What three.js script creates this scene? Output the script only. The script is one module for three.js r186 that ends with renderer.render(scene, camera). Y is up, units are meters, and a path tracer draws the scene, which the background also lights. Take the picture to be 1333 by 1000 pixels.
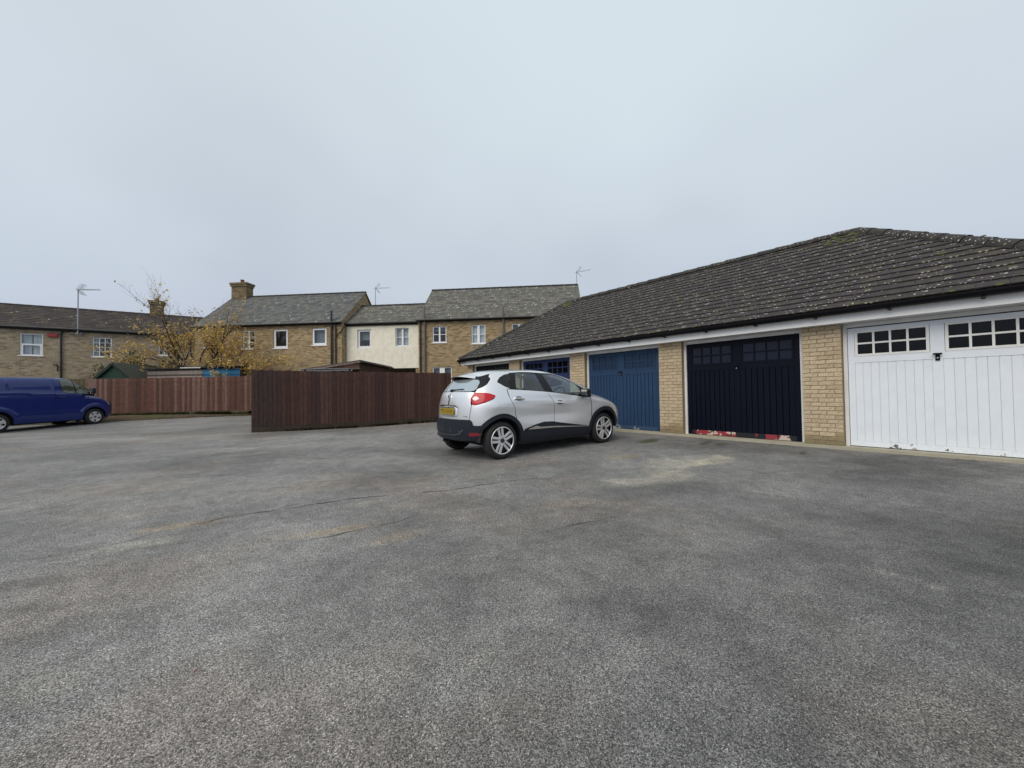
import * as THREE from 'three';
import { mergeGeometries } from 'three/addons/utils/BufferGeometryUtils.js';
import { RoundedBoxGeometry } from 'three/addons/geometries/RoundedBoxGeometry.js';

// ---------- camera, sky, sun, exposure ----------
const scene = new THREE.Scene();
const camera = new THREE.PerspectiveCamera(2 * Math.atan(500 / 502) * 180 / Math.PI, 4 / 3, 0.05, 900);
camera.position.set(0, 1.16, 0);
camera.rotation.order = 'YXZ';
camera.rotation.set(0.021, 0, -0.0135);

const renderer = new THREE.WebGLRenderer({ antialias: true });
renderer.toneMapping = THREE.LinearToneMapping;
renderer.toneMappingExposure = 1.35;
renderer.shadowMap.enabled = true;

const clamp = (x, a = 0, b = 1) => Math.min(b, Math.max(a, x));
const lerp = (a, b, t) => a + (b - a) * t;
const sstep = (a, b, x) => { const t = clamp((x - a) / (b - a)); return t * t * (3 - 2 * t); };
const PERM = new Uint16Array(4096), TAB = new Float32Array(4096);
{ let a = 12345; const r = () => { a = (Math.imul(a, 1664525) + 1013904223) >>> 0; return a / 4294967296; }; for (let i = 0; i < 4096; i++) { PERM[i] = i; TAB[i] = r(); } for (let i = 4095; i > 0; i--) { const j = Math.floor(r() * (i + 1)), t = PERM[i]; PERM[i] = PERM[j]; PERM[j] = t; } }
const hash = (ix, iy, s) => TAB[PERM[(PERM[(PERM[s * 131 & 4095] + ix) & 4095] + iy) & 4095]];
// value noise, periodic over p cells when p > 0
function vn(x, y, s = 0, p = 0) {
  const x0 = Math.floor(x), y0 = Math.floor(y); let fx = x - x0, fy = y - y0;
  fx = fx * fx * (3 - 2 * fx); fy = fy * fy * (3 - 2 * fy);
  let xa = x0, xb = x0 + 1, ya = y0, yb = y0 + 1; if (p) { xa = ((xa % p) + p) % p; xb = (xa + 1) % p; ya = ((ya % p) + p) % p; yb = (ya + 1) % p; }
  const a = hash(xa, ya, s), b = hash(xb, ya, s), c = hash(xa, yb, s), d = hash(xb, yb, s);
  return lerp(lerp(a, b, fx), lerp(c, d, fx), fy);
}
function fbm(x, y, s = 0, o = 4, p = 0) { let v = 0, a = .5, n = 0; for (let i = 0; i < o; i++) { v += a * vn(x, y, s + i * 17, p); n += a; x *= 2; y *= 2; p *= 2; a *= .5; } return v / n; }
function rng(seed) { let a = seed >>> 0; return () => { a = (a + 0x6D2B79F5) | 0; let t = Math.imul(a ^ (a >>> 15), 1 | a); t = (t + Math.imul(t ^ (t >>> 7), 61 | t)) ^ t; return ((t ^ (t >>> 14)) >>> 0) / 4294967296; }; }

{ // overcast sky: a pale, nearly even layer of cloud, a little brighter overhead
  const w = 512, h = 256, d = new Float32Array(w * h * 4);
  for (let j = 0; j < h; j++) for (let i = 0; i < w; i++) {
    const el = (j + .5) / h * Math.PI - Math.PI / 2, az = (i + .5) / w * Math.PI * 2;   // row 0 is straight down
    const e = Math.max(0, Math.sin(el)), k = Math.pow(e, .8);
    const cx = Math.cos(az) * Math.cos(el), cz = Math.sin(az) * Math.cos(el);
    const hx = cx / (.35 + Math.max(0, e)), hz = cz / (.35 + Math.max(0, e)), cl = fbm(hx * 1.1 + 9 + .8 * fbm(hx * .8, hz * .8 + 3, 8, 2), hz * 1.1 + 4, 5, 4) - .5, m = 1 + .34 * cl, tint = cl * .10;
    const c = [lerp(.484, .712, k), lerp(.537, .805, k), lerp(.660, .840, k)].map(v => v / 1.35);
    const o = (j * w + i) * 4; for (let q = 0; q < 3; q++) d[o + q] = c[q] * m * [1 - tint * .3, 1, 1 - tint * .5][q]; d[o + 3] = 1;
  }
  const sky = new THREE.DataTexture(d, w, h, THREE.RGBAFormat, THREE.FloatType);
  sky.mapping = THREE.EquirectangularReflectionMapping; sky.magFilter = sky.minFilter = THREE.LinearFilter; sky.needsUpdate = true;
  scene.background = sky; scene.environment = sky;
}
const sun = new THREE.DirectionalLight(0xfff4e6, 1.5);
sun.position.set(-30, 42, 24); sun.target.position.set(-4, 0, -10);
sun.castShadow = true; sun.shadow.radius = 90; sun.shadow.mapSize.set(4096, 4096);
Object.assign(sun.shadow.camera, { left: -45, right: 45, top: 45, bottom: -45, near: 1, far: 140 });
scene.add(sun, sun.target);

// ---------- helpers ----------
const V = (x, y, z) => new THREE.Vector3(x, y, z);
const RGB = (r, g, b) => new THREE.Color().setRGB(r, g, b);
const used = {};
function numbered(n) { const k = used[n] = (used[n] ?? -1) + 1; return k ? n + '_' + String(k).padStart(3, '0') : n; }
function tag(o, label, category, group) { o.userData.label = label; o.userData.category = category; if (group) o.userData.group = group; return o; }
function thing(name, label, category, [x, y, z] = [0, 0, 0], turn = 0, group) {
  const o = new THREE.Group(); o.name = numbered(name); o.position.set(x, y, z); o.rotation.y = turn; scene.add(o);
  return tag(o, label, category, group);
}
function part(parent, name, geo, mat, label) {
  const m = new THREE.Mesh(geo, mat); m.name = name; m.castShadow = m.receiveShadow = true; parent.add(m);
  if (label) m.userData.label = label; return m;
}
function structure(name, geo, mat) { const m = part(scene, numbered(name), geo, mat); m.userData.kind = 'structure'; return m; }
function stuff(m) { m.userData.kind = 'stuff'; return m; }
// box from min corner to max corner with uv in metres (uv follow the box's own coordinates)
function bx(x0, x1, y0, y1, z0, z1) {
  const p = [], n = [], u = [];
  const f = (a, b, c, d, N, uf) => { for (const q of [a, b, c, a, c, d]) { p.push(...q); n.push(...N); u.push(...uf(q)); } };
  const A = [x0, y0, z0], B = [x1, y0, z0], C = [x1, y1, z0], D = [x0, y1, z0], E = [x0, y0, z1], F = [x1, y0, z1], G = [x1, y1, z1], H = [x0, y1, z1];
  f(E, F, G, H, [0, 0, 1], q => [q[0], q[1]]); f(B, A, D, C, [0, 0, -1], q => [-q[0], q[1]]);
  f(F, B, C, G, [1, 0, 0], q => [-q[2], q[1]]); f(A, E, H, D, [-1, 0, 0], q => [q[2], q[1]]);
  f(H, G, C, D, [0, 1, 0], q => [q[0], -q[2]]); f(A, B, F, E, [0, -1, 0], q => [q[0], q[2]]);
  return geom(p, n, u);
}
function geom(p, n, u, c) {
  const g = new THREE.BufferGeometry();
  g.setAttribute('position', new THREE.Float32BufferAttribute(p, 3));
  g.setAttribute('normal', new THREE.Float32BufferAttribute(n, 3));
  g.setAttribute('uv', new THREE.Float32BufferAttribute(u, 2));
  if (c) g.setAttribute('color', new THREE.Float32BufferAttribute(c, 3));
  return g;
}
const flat = g => g.index ? g.toNonIndexed() : g;
function merge(list) { return mergeGeometries(list.map(g => { const q = flat(g); for (const k of Object.keys(q.attributes)) if (!['position', 'normal', 'uv'].includes(k)) q.deleteAttribute(k); return q; })); }
function cyl(a, b, r0, r1 = r0, n = 10) {  // tapered rod between two points
  const d = b.clone().sub(a), g = new THREE.CylinderGeometry(r1, r0, d.length(), n, 1);
  g.applyQuaternion(new THREE.Quaternion().setFromUnitVectors(V(0, 1, 0), d.clone().normalize()));
  const m = a.clone().add(b).multiplyScalar(.5); g.translate(m.x, m.y, m.z); return g;
}
// a box with chamfered vertical/long edges, cheap: used for bricks, boards and planks
function chamferBox(w, h, d, c) {
  const s = new THREE.Shape(); s.moveTo(-w / 2 + c, -h / 2); s.lineTo(w / 2 - c, -h / 2); s.lineTo(w / 2, -h / 2 + c); s.lineTo(w / 2, h / 2 - c); s.lineTo(w / 2 - c, h / 2); s.lineTo(-w / 2 + c, h / 2); s.lineTo(-w / 2, h / 2 - c); s.lineTo(-w / 2, -h / 2 + c); s.closePath();
  const g = new THREE.ExtrudeGeometry(s, { depth: d - c, bevelEnabled: true, bevelThickness: c, bevelSize: c, bevelOffset: -c, bevelSegments: 1 });
  g.translate(0, 0, -d); return g;    // front face near z = 0
}
const toS = v => { v = clamp(v); return v <= .0031308 ? v * 12.92 : 1.055 * Math.pow(v, 1 / 2.4) - .055; };
function tex(w, h, fn, srgb = true) {      // fn(i, j) -> linear [r, g, b]
  const d = new Uint8Array(w * h * 4);
  for (let j = 0; j < h; j++) for (let i = 0; i < w; i++) {
    const c = fn(i, j), o = (j * w + i) * 4;
    for (let k = 0; k < 3; k++) d[o + k] = Math.round(255 * (srgb ? toS(c[k]) : clamp(c[k])));
    d[o + 3] = 255;
  }
  const t = new THREE.DataTexture(d, w, h); t.wrapS = t.wrapT = THREE.RepeatWrapping; t.magFilter = THREE.LinearFilter; t.minFilter = THREE.LinearMipmapLinearFilter; t.generateMipmaps = true;
  if (srgb) t.colorSpace = THREE.SRGBColorSpace; t.needsUpdate = true; return t;
}
function metres(t, sx, sy = sx) { t.repeat.set(1 / sx, 1 / sy); return t; }   // one repeat every sx by sy metres
const std = (o) => new THREE.MeshStandardMaterial(o);

// ---------- procedural surfaces ----------
// worn tarmac: 5-8 mm chips set in bitumen, 4 m per repeat
const tar = (() => {
  const S = 2048, cell = 2.9, G = Math.round(S / cell), cs = S / G, val = new Float32Array(S * S);
  const jx = new Float32Array(G * G), jy = new Float32Array(G * G), br = new Float32Array(G * G), R = rng(71);
  for (let i = 0; i < G * G; i++) { jx[i] = R(); jy[i] = R(); const t = R(); br[i] = t < .03 ? .50 + R() * .22 : t < .25 ? .30 + R() * .12 : t < .50 ? .06 + R() * .06 : .165 + R() * .13; }
  for (let y = 0; y < S; y++) for (let x = 0; x < S; x++) {
    const gx = Math.floor(x / cs), gy = Math.floor(y / cs); let b1 = 9e9, b2 = 9e9, id = 0;
    for (let a = -1; a <= 1; a++) for (let b = -1; b <= 1; b++) {
      const k = ((gy + b + G) % G) * G + (gx + a + G) % G;
      const dx = (gx + a + jx[k]) * cs - x, dy = (gy + b + jy[k]) * cs - y, d = dx * dx + dy * dy;
      if (d < b1) { b2 = b1; b1 = d; id = k; } else if (d < b2) b2 = d;
    }
    const e = clamp((Math.sqrt(b2) - Math.sqrt(b1)) / 1.1);
    val[y * S + x] = br[id] * (.12 + .88 * e);
  }
  const grain = (i, j) => .78 + .44 * fbm(i / 64, j / 64, 3, 2, 32);
  return {
    map: metres(tex(S, S, (i, j) => { const v = val[j * S + i] * grain(i, j) * 1.44; return [v * 1.005, v, v * .975]; }), 3),
    bump: metres(tex(S, S, (i, j) => { const v = Math.sqrt(val[j * S + i]) * 1.4; return [v, v, v]; }, false), 3)
  };
})();
// stock brickwork seen from afar: 16 bricks by 48 courses, 3.6 m each way
function brickwork(seed, base, spread, mortar) {
  const S = 1024, R = rng(seed), tone = []; for (let r = 0; r < 48; r++) { tone.push([]); for (let c = 0; c < 16; c++) { const t = R(), v = 1 + (R() - .5) * spread; tone[r].push(t < .16 ? [base[0] * .68 * v, base[1] * .64 * v, base[2] * .62 * v] : t < .26 ? [base[0] * 1.08 * v, base[1] * .93 * v, base[2] * .8 * v] : t < .42 ? [base[0] * 1.2 * v, base[1] * 1.22 * v, base[2] * 1.26 * v] : base.map(q => q * v)); } }
  const at = (i, j) => { const r = Math.floor(j / S * 48), fy = (j / S * 48) % 1, u = i / S * 16 + (r % 2) * .5, c = Math.floor(u) % 16, fx = u % 1; return { r, c, m: fy < .13 || fx < .045 }; };
  return {
    map: metres(tex(S, S, (i, j) => { const a = at(i, j), n = .78 + .44 * fbm(i / 8, j / 8, seed, 4, 128), c = a.m ? mortar : tone[a.r][a.c]; return c.map(q => q * n); }), 3.6),
    bump: metres(tex(1024, 1024, (i, j) => { const a = at(i, j), v = a.m ? .1 : .7 + .3 * vn(i / 2, j / 2, seed, 256); return [v, v, v]; }, false), 3.6)
  };
}
const bwB = brickwork(11, [.34, .255, .145], .32, [.31, .25, .165]), bwA = brickwork(23, [.33, .27, .185], .22, [.36, .305, .23]);
const M = {};
M.brickHouse = std({ map: bwB.map, bumpMap: bwB.bump, bumpScale: .008, roughness: .95 });
M.brickTerrace = std({ map: bwA.map, bumpMap: bwA.bump, bumpScale: .008, roughness: .95 });
// single brick face: sandy, creased
const faceTex = metres(tex(512, 512, (i, j) => { const n = fbm(i / 32, j / 32, 41, 4, 16), s = fbm(i / 8, j / 8, 43, 3, 64), crease = Math.abs(fbm(i / 90, j / 28, 47, 3) - .5) < .018 ? .55 : 1; const v = (.72 + .36 * n + .24 * (s - .5)) * crease; return [.98 * v, .95 * v, .9 * v]; }), .5);
const faceBump = metres(tex(512, 512, (i, j) => { const v = fbm(i / 14, j / 14, 49, 4, 36); return [v, v, v]; }, false), .5);
M.bricks = [[.60, .495, .355], [.565, .46, .325], [.64, .535, .39], [.535, .43, .30], [.615, .515, .365], [.585, .485, .36]].map(c => std({ color: RGB(...c), map: faceTex, bumpMap: faceBump, bumpScale: .006, roughness: .95 }));
M.bricksDirty = [[.40, .32, .20], [.33, .27, .17], [.26, .225, .135]].map(c => std({ color: RGB(...c), map: faceTex, bumpMap: faceBump, bumpScale: .006, roughness: .97 }));
M.mortar = std({ color: RGB(.33, .26, .16), map: faceTex, roughness: 1 });
// concrete roof tile: purplish brown grey with white lichen discs and a little moss, 3 m per repeat
const tileTex = (() => {
  const S = 1536, R = rng(5), sp = []; for (let k = 0; k < 3000; k++) { const cx = R() * S, cy = R() * S; if (fbm(cx / 140, cy / 140, 77, 3, 11) < .46 && R() < .75) continue; sp.push([cx, cy, 1.3 + Math.pow(R(), 3.6) * 7.5, R()]); };
  const lich = new Float32Array(S * S), hue = new Float32Array(S * S);
  for (const [x, y, r, t] of sp) for (let b = -Math.ceil(r * 1.6); b <= r * 1.6; b++) for (let a = -Math.ceil(r * 1.6); a <= r * 1.6; a++) {
    const i = ((Math.floor(x) + a) % S + S) % S, j = ((Math.floor(y) + b) % S + S) % S, d = Math.hypot(a, b) / r + (vn((x + a) / 4.5, (y + b) / 4.5, 7) - .5) * 1.15;
    if (d < 1) { lich[j * S + i] = Math.max(lich[j * S + i], .55 + .45 * vn((x + a) / 2, (y + b) / 2, 8)); hue[j * S + i] = t; }
  }
  return metres(tex(S, S, (i, j) => {
    const n = .62 + .76 * fbm(i / 24, j / 24, 61, 4, 64), m = fbm(i / 96, j / 96, 63, 3, 16), l = lich[j * S + i], h = hue[j * S + i];
    let c = [.041 * n, .035 * n, .035 * n]; if (m > .62) { const k = (m - .62) * 3.2; c = [lerp(c[0], .075, k), lerp(c[1], .08, k), lerp(c[2], .035, k)]; }
    const L = h > .965 ? [.33, .31, .12] : h > .8 ? [.22, .22, .17] : [.58, .57, .53]; return c.map((q, k) => lerp(q, L[k], l));
  }), 3);
})();
const tileBump = metres(tex(512, 512, (i, j) => { const v = fbm(i / 8, j / 8, 65, 4, 64); return [v, v, v]; }, false), .8);
M.tiles = [1, .86, 1.13, .95].map((k, i) => std({ color: RGB(k, k * (i === 2 ? .95 : 1), k * (i === 1 ? 1.04 : 1)), map: tileTex, bumpMap: tileBump, bumpScale: .004, roughness: .92 }));
M.ridge = std({ color: RGB(.95, 1.02, .98), map: tileTex, bumpMap: tileBump, bumpScale: .006, roughness: .95 });
// slates: courses come from geometry, vertical joints and tone from here (2 m x 2 m)
function slate(seed, base, nx, spots, rows) {
  const S = 1024, R = rng(seed), tone = []; for (let r = 0; r < rows; r++) { tone.push([]); for (let c = 0; c < nx; c++) tone[r].push(.72 + R() * .56); }
  const sp = []; for (let k = 0; k < spots; k++) sp.push([R() * S, R() * S, 2 + Math.pow(R(), 3) * 22]);
  const l = new Float32Array(S * S);
  for (const [x, y, r] of sp) for (let b = -r * 1.4 | 0; b <= r * 1.4; b++) for (let a = -r * 1.4 | 0; a <= r * 1.4; a++) { const i = ((x + a | 0) % S + S) % S, j = ((y + b | 0) % S + S) % S, d = Math.hypot(a, b) / r + (vn((x + a) / 5, (y + b) / 5, seed) - .5) * 1.1; if (d < 1) l[j * S + i] = .8 * vn((x + a) / 3, (y + b) / 3, 4) + .2; }
  return metres(tex(S, S, (i, j) => {
    const r = Math.floor(j / S * rows), u = i / S * nx + (r % 2) * .5, c = Math.floor(u) % nx, fx = u % 1, n = .7 + .6 * fbm(i / 32, j / 32, seed + 3, 4, 32), streak = .8 + .4 * fbm(i / 20, j / 160, seed + 5, 3);
    let v = tone[r][c] * n * streak; if (fx < .03) v *= .45; const g = fbm(i / 128, j / 128, seed + 8, 3, 8);
    let q = [base[0] * v, base[1] * v, base[2] * v]; if (g > .55) q = [q[0] + (g - .55) * .14, q[1] + (g - .55) * .13, q[2] + (g - .55) * .03];
    return q.map((a, k) => lerp(a, [.5, .5, .44][k], l[j * S + i]));
  }), 2.4);
}
M.slate = std({ map: slate(31, [.088, .09, .092], 8, 45, 10), roughness: .85 });
M.slateOld = std({ map: slate(33, [.105, .102, .092], 8, 110, 10), roughness: .88 });
M.pantile = std({ map: slate(35, [.040, .030, .028], 9, 16, 8), roughness: .92 });
// sawn, stained fence timber: long vertical grain (u across, v along), 1 m x 2 m
const woodTex = metres(tex(512, 1024, (i, j) => { const g = fbm(i / 6, j / 150, 81, 4), k = fbm(i / 40, j / 60, 83, 4, 0), f = vn(i / 2.2, j / 30, 85); const v = .45 + .7 * g + .45 * (k - .5) + .25 * (f - .5); return [v, v * .985, v * .96]; }), 1, 2);
const woodBump = metres(tex(256, 512, (i, j) => { const v = fbm(i / 3, j / 75, 81, 3); return [v, v, v]; }, false), 1, 2);
const wood = (c, r = .9) => std({ color: RGB(...c), map: woodTex, bumpMap: woodBump, bumpScale: .004, roughness: r });
const woodTexH = woodTex.clone(), woodBumpH = woodBump.clone(); for (const t of [woodTexH, woodBumpH]) { t.rotation = Math.PI / 2; t.repeat.set(1, .5); t.needsUpdate = true; }
const woodH = (c, r = .9) => std({ color: RGB(...c), map: woodTexH, bumpMap: woodBumpH, bumpScale: .004, roughness: r });
M.fenceDark = [[.098, .048, .038], [.080, .040, .033], [.118, .060, .048], [.090, .044, .035], [.068, .035, .030], [.105, .050, .039]].map(c => wood(c));
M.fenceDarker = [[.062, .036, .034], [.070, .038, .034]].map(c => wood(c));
M.fenceRed = [[.155, .070, .052], [.125, .056, .043], [.195, .100, .078], [.14, .062, .046], [.095, .047, .037], [.225, .14, .115]].map(c => wood(c));
M.fenceOlive = [[.11, .095, .05], [.09, .08, .045]].map(c => wood(c));
M.gravelBoard = wood([.050, .036, .025]);
M.gravelBoardPale = wood([.15, .12, .085]);
M.post = wood([.08, .05, .035]);
M.shedGreen = woodH([.022, .060, .046]); M.shedGreenDark = wood([.012, .035, .028]);
M.shedBlue = woodH([.045, .215, .42]); M.shedGrey = woodH([.42, .36, .33]); M.shedBrown = woodH([.155, .085, .062]); M.shedBrownDark = wood([.085, .045, .034]);
M.felt = std({ color: RGB(.07, .078, .068), map: faceTex, bumpMap: faceBump, bumpScale: .004, roughness: .95 });
M.feltBlack = std({ color: RGB(.03, .03, .03), map: faceTex, roughness: .9 });
const mott = metres(tex(512, 512, (i, j) => { const v = .8 + .26 * fbm(i / 64, j / 64, 91, 5, 8) + .14 * (vn(i / 3, j / 3, 92, 170) - .5); return [v, v, v]; }), 1.2);
const mottSoft = metres(tex(256, 256, (i, j) => { const v = .93 + .09 * fbm(i / 32, j / 32, 96, 4, 8); return [v, v, v]; }), 1.2);
const mottB = metres(tex(512, 512, (i, j) => { const v = fbm(i / 6, j / 6, 94, 4, 85); return [v, v, v]; }, false), .6);
M.concrete = std({ color: RGB(.42, .39, .30), map: mott, bumpMap: mottB, bumpScale: .006, roughness: .95 });
M.rendering = std({ color: RGB(.90, .85, .71), map: mott, bumpMap: mottB, bumpScale: .004, roughness: .95 });
M.chimney = std({ map: bwB.map, color: RGB(.50, .52, .50), bumpMap: bwB.bump, bumpScale: .01, roughness: .95 });
M.pot = std({ color: RGB(.16, .075, .05), map: mott, roughness: .9 });
M.upvc = std({ color: RGB(.84, .85, .86), roughness: .35 });
M.whitePaint = std({ color: RGB(.78, .78, .77), map: mott, roughness: .5 });
M.fasciaPaint = std({ color: RGB(.90, .90, .90), roughness: .4 });
M.gutter = new THREE.MeshPhysicalMaterial({ color: RGB(.006, .006, .009), roughness: .4, specularIntensity: .35 });
M.pipeBlack = std({ color: RGB(.015, .014, .014), roughness: .45 });
M.pipeGrey = std({ color: RGB(.13, .115, .115), roughness: .5 });
M.alarm = std({ color: RGB(.33, .028, .035), roughness: .4 });
M.aerial = std({ color: RGB(.36, .37, .39), roughness: .4, metalness: .7 });
M.dark = std({ color: RGB(.012, .012, .014), roughness: .9 });
M.room = std({ color: RGB(.34, .32, .29), roughness: 1 });
M.garageGlass = new THREE.MeshPhysicalMaterial({ color: RGB(.30, .34, .38), roughness: .06, transmission: 1, thickness: 0, ior: 1.5, specularIntensity: .5 });
M.curtain = std({ color: RGB(.80, .82, .86), map: mott, roughness: 1 });
M.blind = std({ color: RGB(.20, .22, .24), roughness: 1 });
M.glass = new THREE.MeshPhysicalMaterial({ color: RGB(.92, .95, .96), roughness: .02, transmission: 1, thickness: 0, ior: 1.5 });
M.soil = std({ color: RGB(.085, .07, .045), map: mott, bumpMap: mottB, bumpScale: .03, roughness: 1 });

// ---------- the lot: where the garage wall stands, and the lie of the ground ----------
const WALL = { x: 5.329, z: -7.063, a: 49.97 * Math.PI / 180, slab: .155 };
const wallQ = (x, z) => -Math.sin(WALL.a) * (x - WALL.x) + Math.cos(WALL.a) * (z - WALL.z);   // metres in front of the garage wall
const wallS = (x, z) => Math.cos(WALL.a) * (x - WALL.x) + Math.sin(WALL.a) * (z - WALL.z);    // metres along it
function groundY(x, z) {
  let y = .105 - .025 * clamp(wallQ(x, z), 0, 4.2);
  y += .15 * sstep(15.5, 20, -z) * sstep(8, 12, -x);
  y -= .06 * sstep(13, 18, -x) * sstep(16.6, 14, -z);
  return y;
}
{
  const spacing = (a, b, s, end0, end1) => { const l = []; for (let v = a; v <= b; v += s) l.push(v); let d = s, v = l[l.length - 1]; while (v < end1) { d = Math.min(d * 1.085, 25); v += d; l.push(v); } d = s; v = a; while (v > end0) { d = Math.min(d * 1.085, 25); v -= d; l.unshift(v); } return l; };
  const xs = spacing(-6.2, 6.2, .05, -260, 260), zs = spacing(-8.2, .4, .05, -320, 120);
  const nx = xs.length, nz = zs.length, p = new Float32Array(nx * nz * 3), n = new Float32Array(nx * nz * 3), u = new Float32Array(nx * nz * 2), c = new Float32Array(nx * nz * 3), idx = [];
  // worn, dusty and stained patches as they lie on the yard: [x, z, radius along wall, radius across, turn, strength, r, g, b]
  const spots = [[4.6, -4.0, 2.8, 1.7, .9, .7, .66, .66, .67], [3.2, -1.6, 2.4, 1.2, .4, .7, .68, .68, .69], [1.4, -1.6, 1.5, .6, .3, .5, .74, .74, .75], [-.6, -1.1, 2.4, .55, .1, .6, .72, .72, .73], [-2.2, -1.5, 1.2, .35, .3, .4, .76, .76, .77], [-1.2, -5.2, 2.6, .9, .2, .5, 1.25, 1.23, 1.19], [-4.2, -4.6, 2.4, 1.0, .2, .4, 1.2, 1.19, 1.16], [-4.5, -8.5, 3.2, 1.0, .1, .5, 1.28, 1.27, 1.24], [-11, -11, 5, 1.4, .1, .5, 1.28, 1.28, 1.26], [.6, -3.0, 1.6, .7, .3, .4, 1.2, 1.18, 1.14], [-2.4, -2.1, 1.5, .6, .3, .35, .78, .78, .79],
    [2.35, -5.87, 1.25, .5, .5, 1, 1.75, 1.68, 1.52], [1.75, -5.0, .95, .34, .4, .95, 1.7, 1.62, 1.45], [3.1, -6.0, .7, .28, .6, 1, 1.75, 1.65, 1.42], [1.86, -6.59, .5, .2, .3, .7, 1.25, 1.05, .8],
    [2.21, -3.37, .45, .25, .2, .5, 1.25, 1.22, 1.15], [1.2, -4.0, .5, .2, 0, .35, 1.2, 1.16, 1.1], [2.31, -2.44, .16, .04, -.9, 1, 1.6, 1.58, 1.5], [2.43, -2.25, .09, .03, -.3, .9, 1.6, 1.58, 1.5], [.57, -4.03, .4, .2, .2, .6, 1.3, 1.2, 1.05],
    [-1.09, -3.97, .4, .16, .5, .7, 1.32, 1.28, 1.2], [-.17, -1.69, .16, .09, .4, .7, 1.3, 1.26, 1.2], [.06, -1.69, .12, .07, 0, .5, 1.25, 1.14, 1.08], [-3.0, -3.05, .35, .12, .5, .9, 1.42, 1.36, 1.25], [-1.94, -1.59, .25, .12, 0, .6, 1.3, 1.25, 1.15],
    [-1.5, -3.33, .42, .12, .45, .9, 1.38, 1.18, .95], [-3.02, -3.48, .4, .12, .5, .8, 1.35, 1.14, .9], [-1.54, -4.13, .3, .1, .5, .6, 1.3, 1.2, 1.05], [-.92, -3.15, .3, .12, .6, .8, 1.38, 1.2, .98], [-3.2, -6.8, 1.6, .3, .15, .6, 1.3, 1.28, 1.22], [-6, -8.4, 2.5, .5, .1, .5, 1.3, 1.28, 1.25], [-9, -10.5, 3.5, .7, 0, .55, 1.35, 1.34, 1.3], [-14, -14.5, 4, .8, .1, .55, 1.35, 1.34, 1.32],
    [-3.0, -2.45, .7, .1, .3, .6, .62, .62, .63], [-1.5, -6.4, .8, .35, .3, .5, .7, .7, .71], [2.0, -2.5, .9, .35, -.4, .45, .72, .72, .73], [.22, -1.32, .4, .16, 0, .35, .75, .76, .77], [.63, -2.05, .5, .2, .3, .35, .72, .72, .73], [5.2, -5.6, 1.4, .5, .9, .5, .66, .66, .67], [4.3, -4.3, 1.4, .5, .9, .4, .7, .7, .71], [-1.4, -7.2, .9, .5, -.3, .5, .6, .6, .6], [4.0, -6.6, 1.1, .5, .9, .4, .68, .68, .68],
    [2.96, -8.3, .55, .16, .87, 1, .42, .46, .26], [3.85, -7.75, .5, .13, .87, 1, .42, .44, .3], [4.05, -7.55, .4, .12, .87, .8, .5, .52, .36], [4.8, -6.4, .28, .09, .87, 1, .45, .46, .36], [2.2, -9.2, .8, .14, .87, .9, .48, .5, .32]];
  for (let j = 0; j < nz; j++) for (let i = 0; i < nx; i++) {
    const x = xs[i], z = zs[j], k = j * nx + i, y = groundY(x, z) + .010 * (fbm(x * .7 + 20, z * .7 + 30, 12, 3) - .5) * sstep(140, 40, Math.hypot(x, z));
    p.set([x, y, z], k * 3); u.set([x, -z], k * 2);
    const wx = x + .5 * (fbm(x * .9 + 7, z * .9, 3, 3) - .5), wz = z + .5 * (fbm(x * .9, z * .9 + 11, 4, 3) - .5);
    let m = 1 + 1.0 * (fbm(wx * .55 + 3, wz * .75 + 8, 21, 4) - .5) + .48 * (fbm(wx * 2.4, wz * 2.4, 25, 3) - .5) + .20 * (fbm(x * 9, z * 9, 29, 2) - .5);
    const warm = fbm(wx * .8 + 40, wz * .8 + 5, 33, 3), pinkish = sstep(.54, .72, warm);
    let r = m * (1 + .07 * pinkish), g = m * (1 - .005 * pinkish), b = m * (1 - .045 * pinkish);
    
    for (const [sx, sz, ra, rb, t, st, cr, cg, cb] of spots) {
      const dx = x - sx, dz = z - sz; if (Math.abs(dx) > ra * 2 || Math.abs(dz) > ra * 2) continue;
      const a = (dx * Math.cos(t) - dz * Math.sin(t)) / ra, e = (dx * Math.sin(t) + dz * Math.cos(t)) / rb;
      const d = Math.hypot(a, e) + 1.1 * (fbm(x * 3.2 + sx, z * 3.2, 37, 4) - .5), f = st * sstep(1.05, .35, d);
      r *= lerp(1, cr, f); g *= lerp(1, cg, f); b *= lerp(1, cb, f);
    }
    c.set([clamp(r, .2, 2.4), clamp(g, .2, 2.4), clamp(b, .2, 2.4)].map((q, k) => q * [.93, .92, .91][k]), k * 3);
  }
  for (let j = 0; j < nz - 1; j++) for (let i = 0; i < nx - 1; i++) { const a = j * nx + i; idx.push(a, a + nx, a + 1, a + 1, a + nx, a + nx + 1); }
  const g = new THREE.BufferGeometry();
  g.setAttribute('position', new THREE.BufferAttribute(p, 3)); g.setAttribute('uv', new THREE.BufferAttribute(u, 2)); g.setAttribute('color', new THREE.BufferAttribute(c, 3)); g.setIndex(idx); g.computeVertexNormals();
  const ground = structure('tarmac_ground', g, std({ map: tar.map, bumpMap: tar.bump, bumpScale: .006, vertexColors: true, roughness: .93 }));
  // cracks: narrow open joints filled with dark grit
  const crackMat = std({ color: RGB(.065, .055, .046), map: mott, roughness: 1 });
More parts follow.
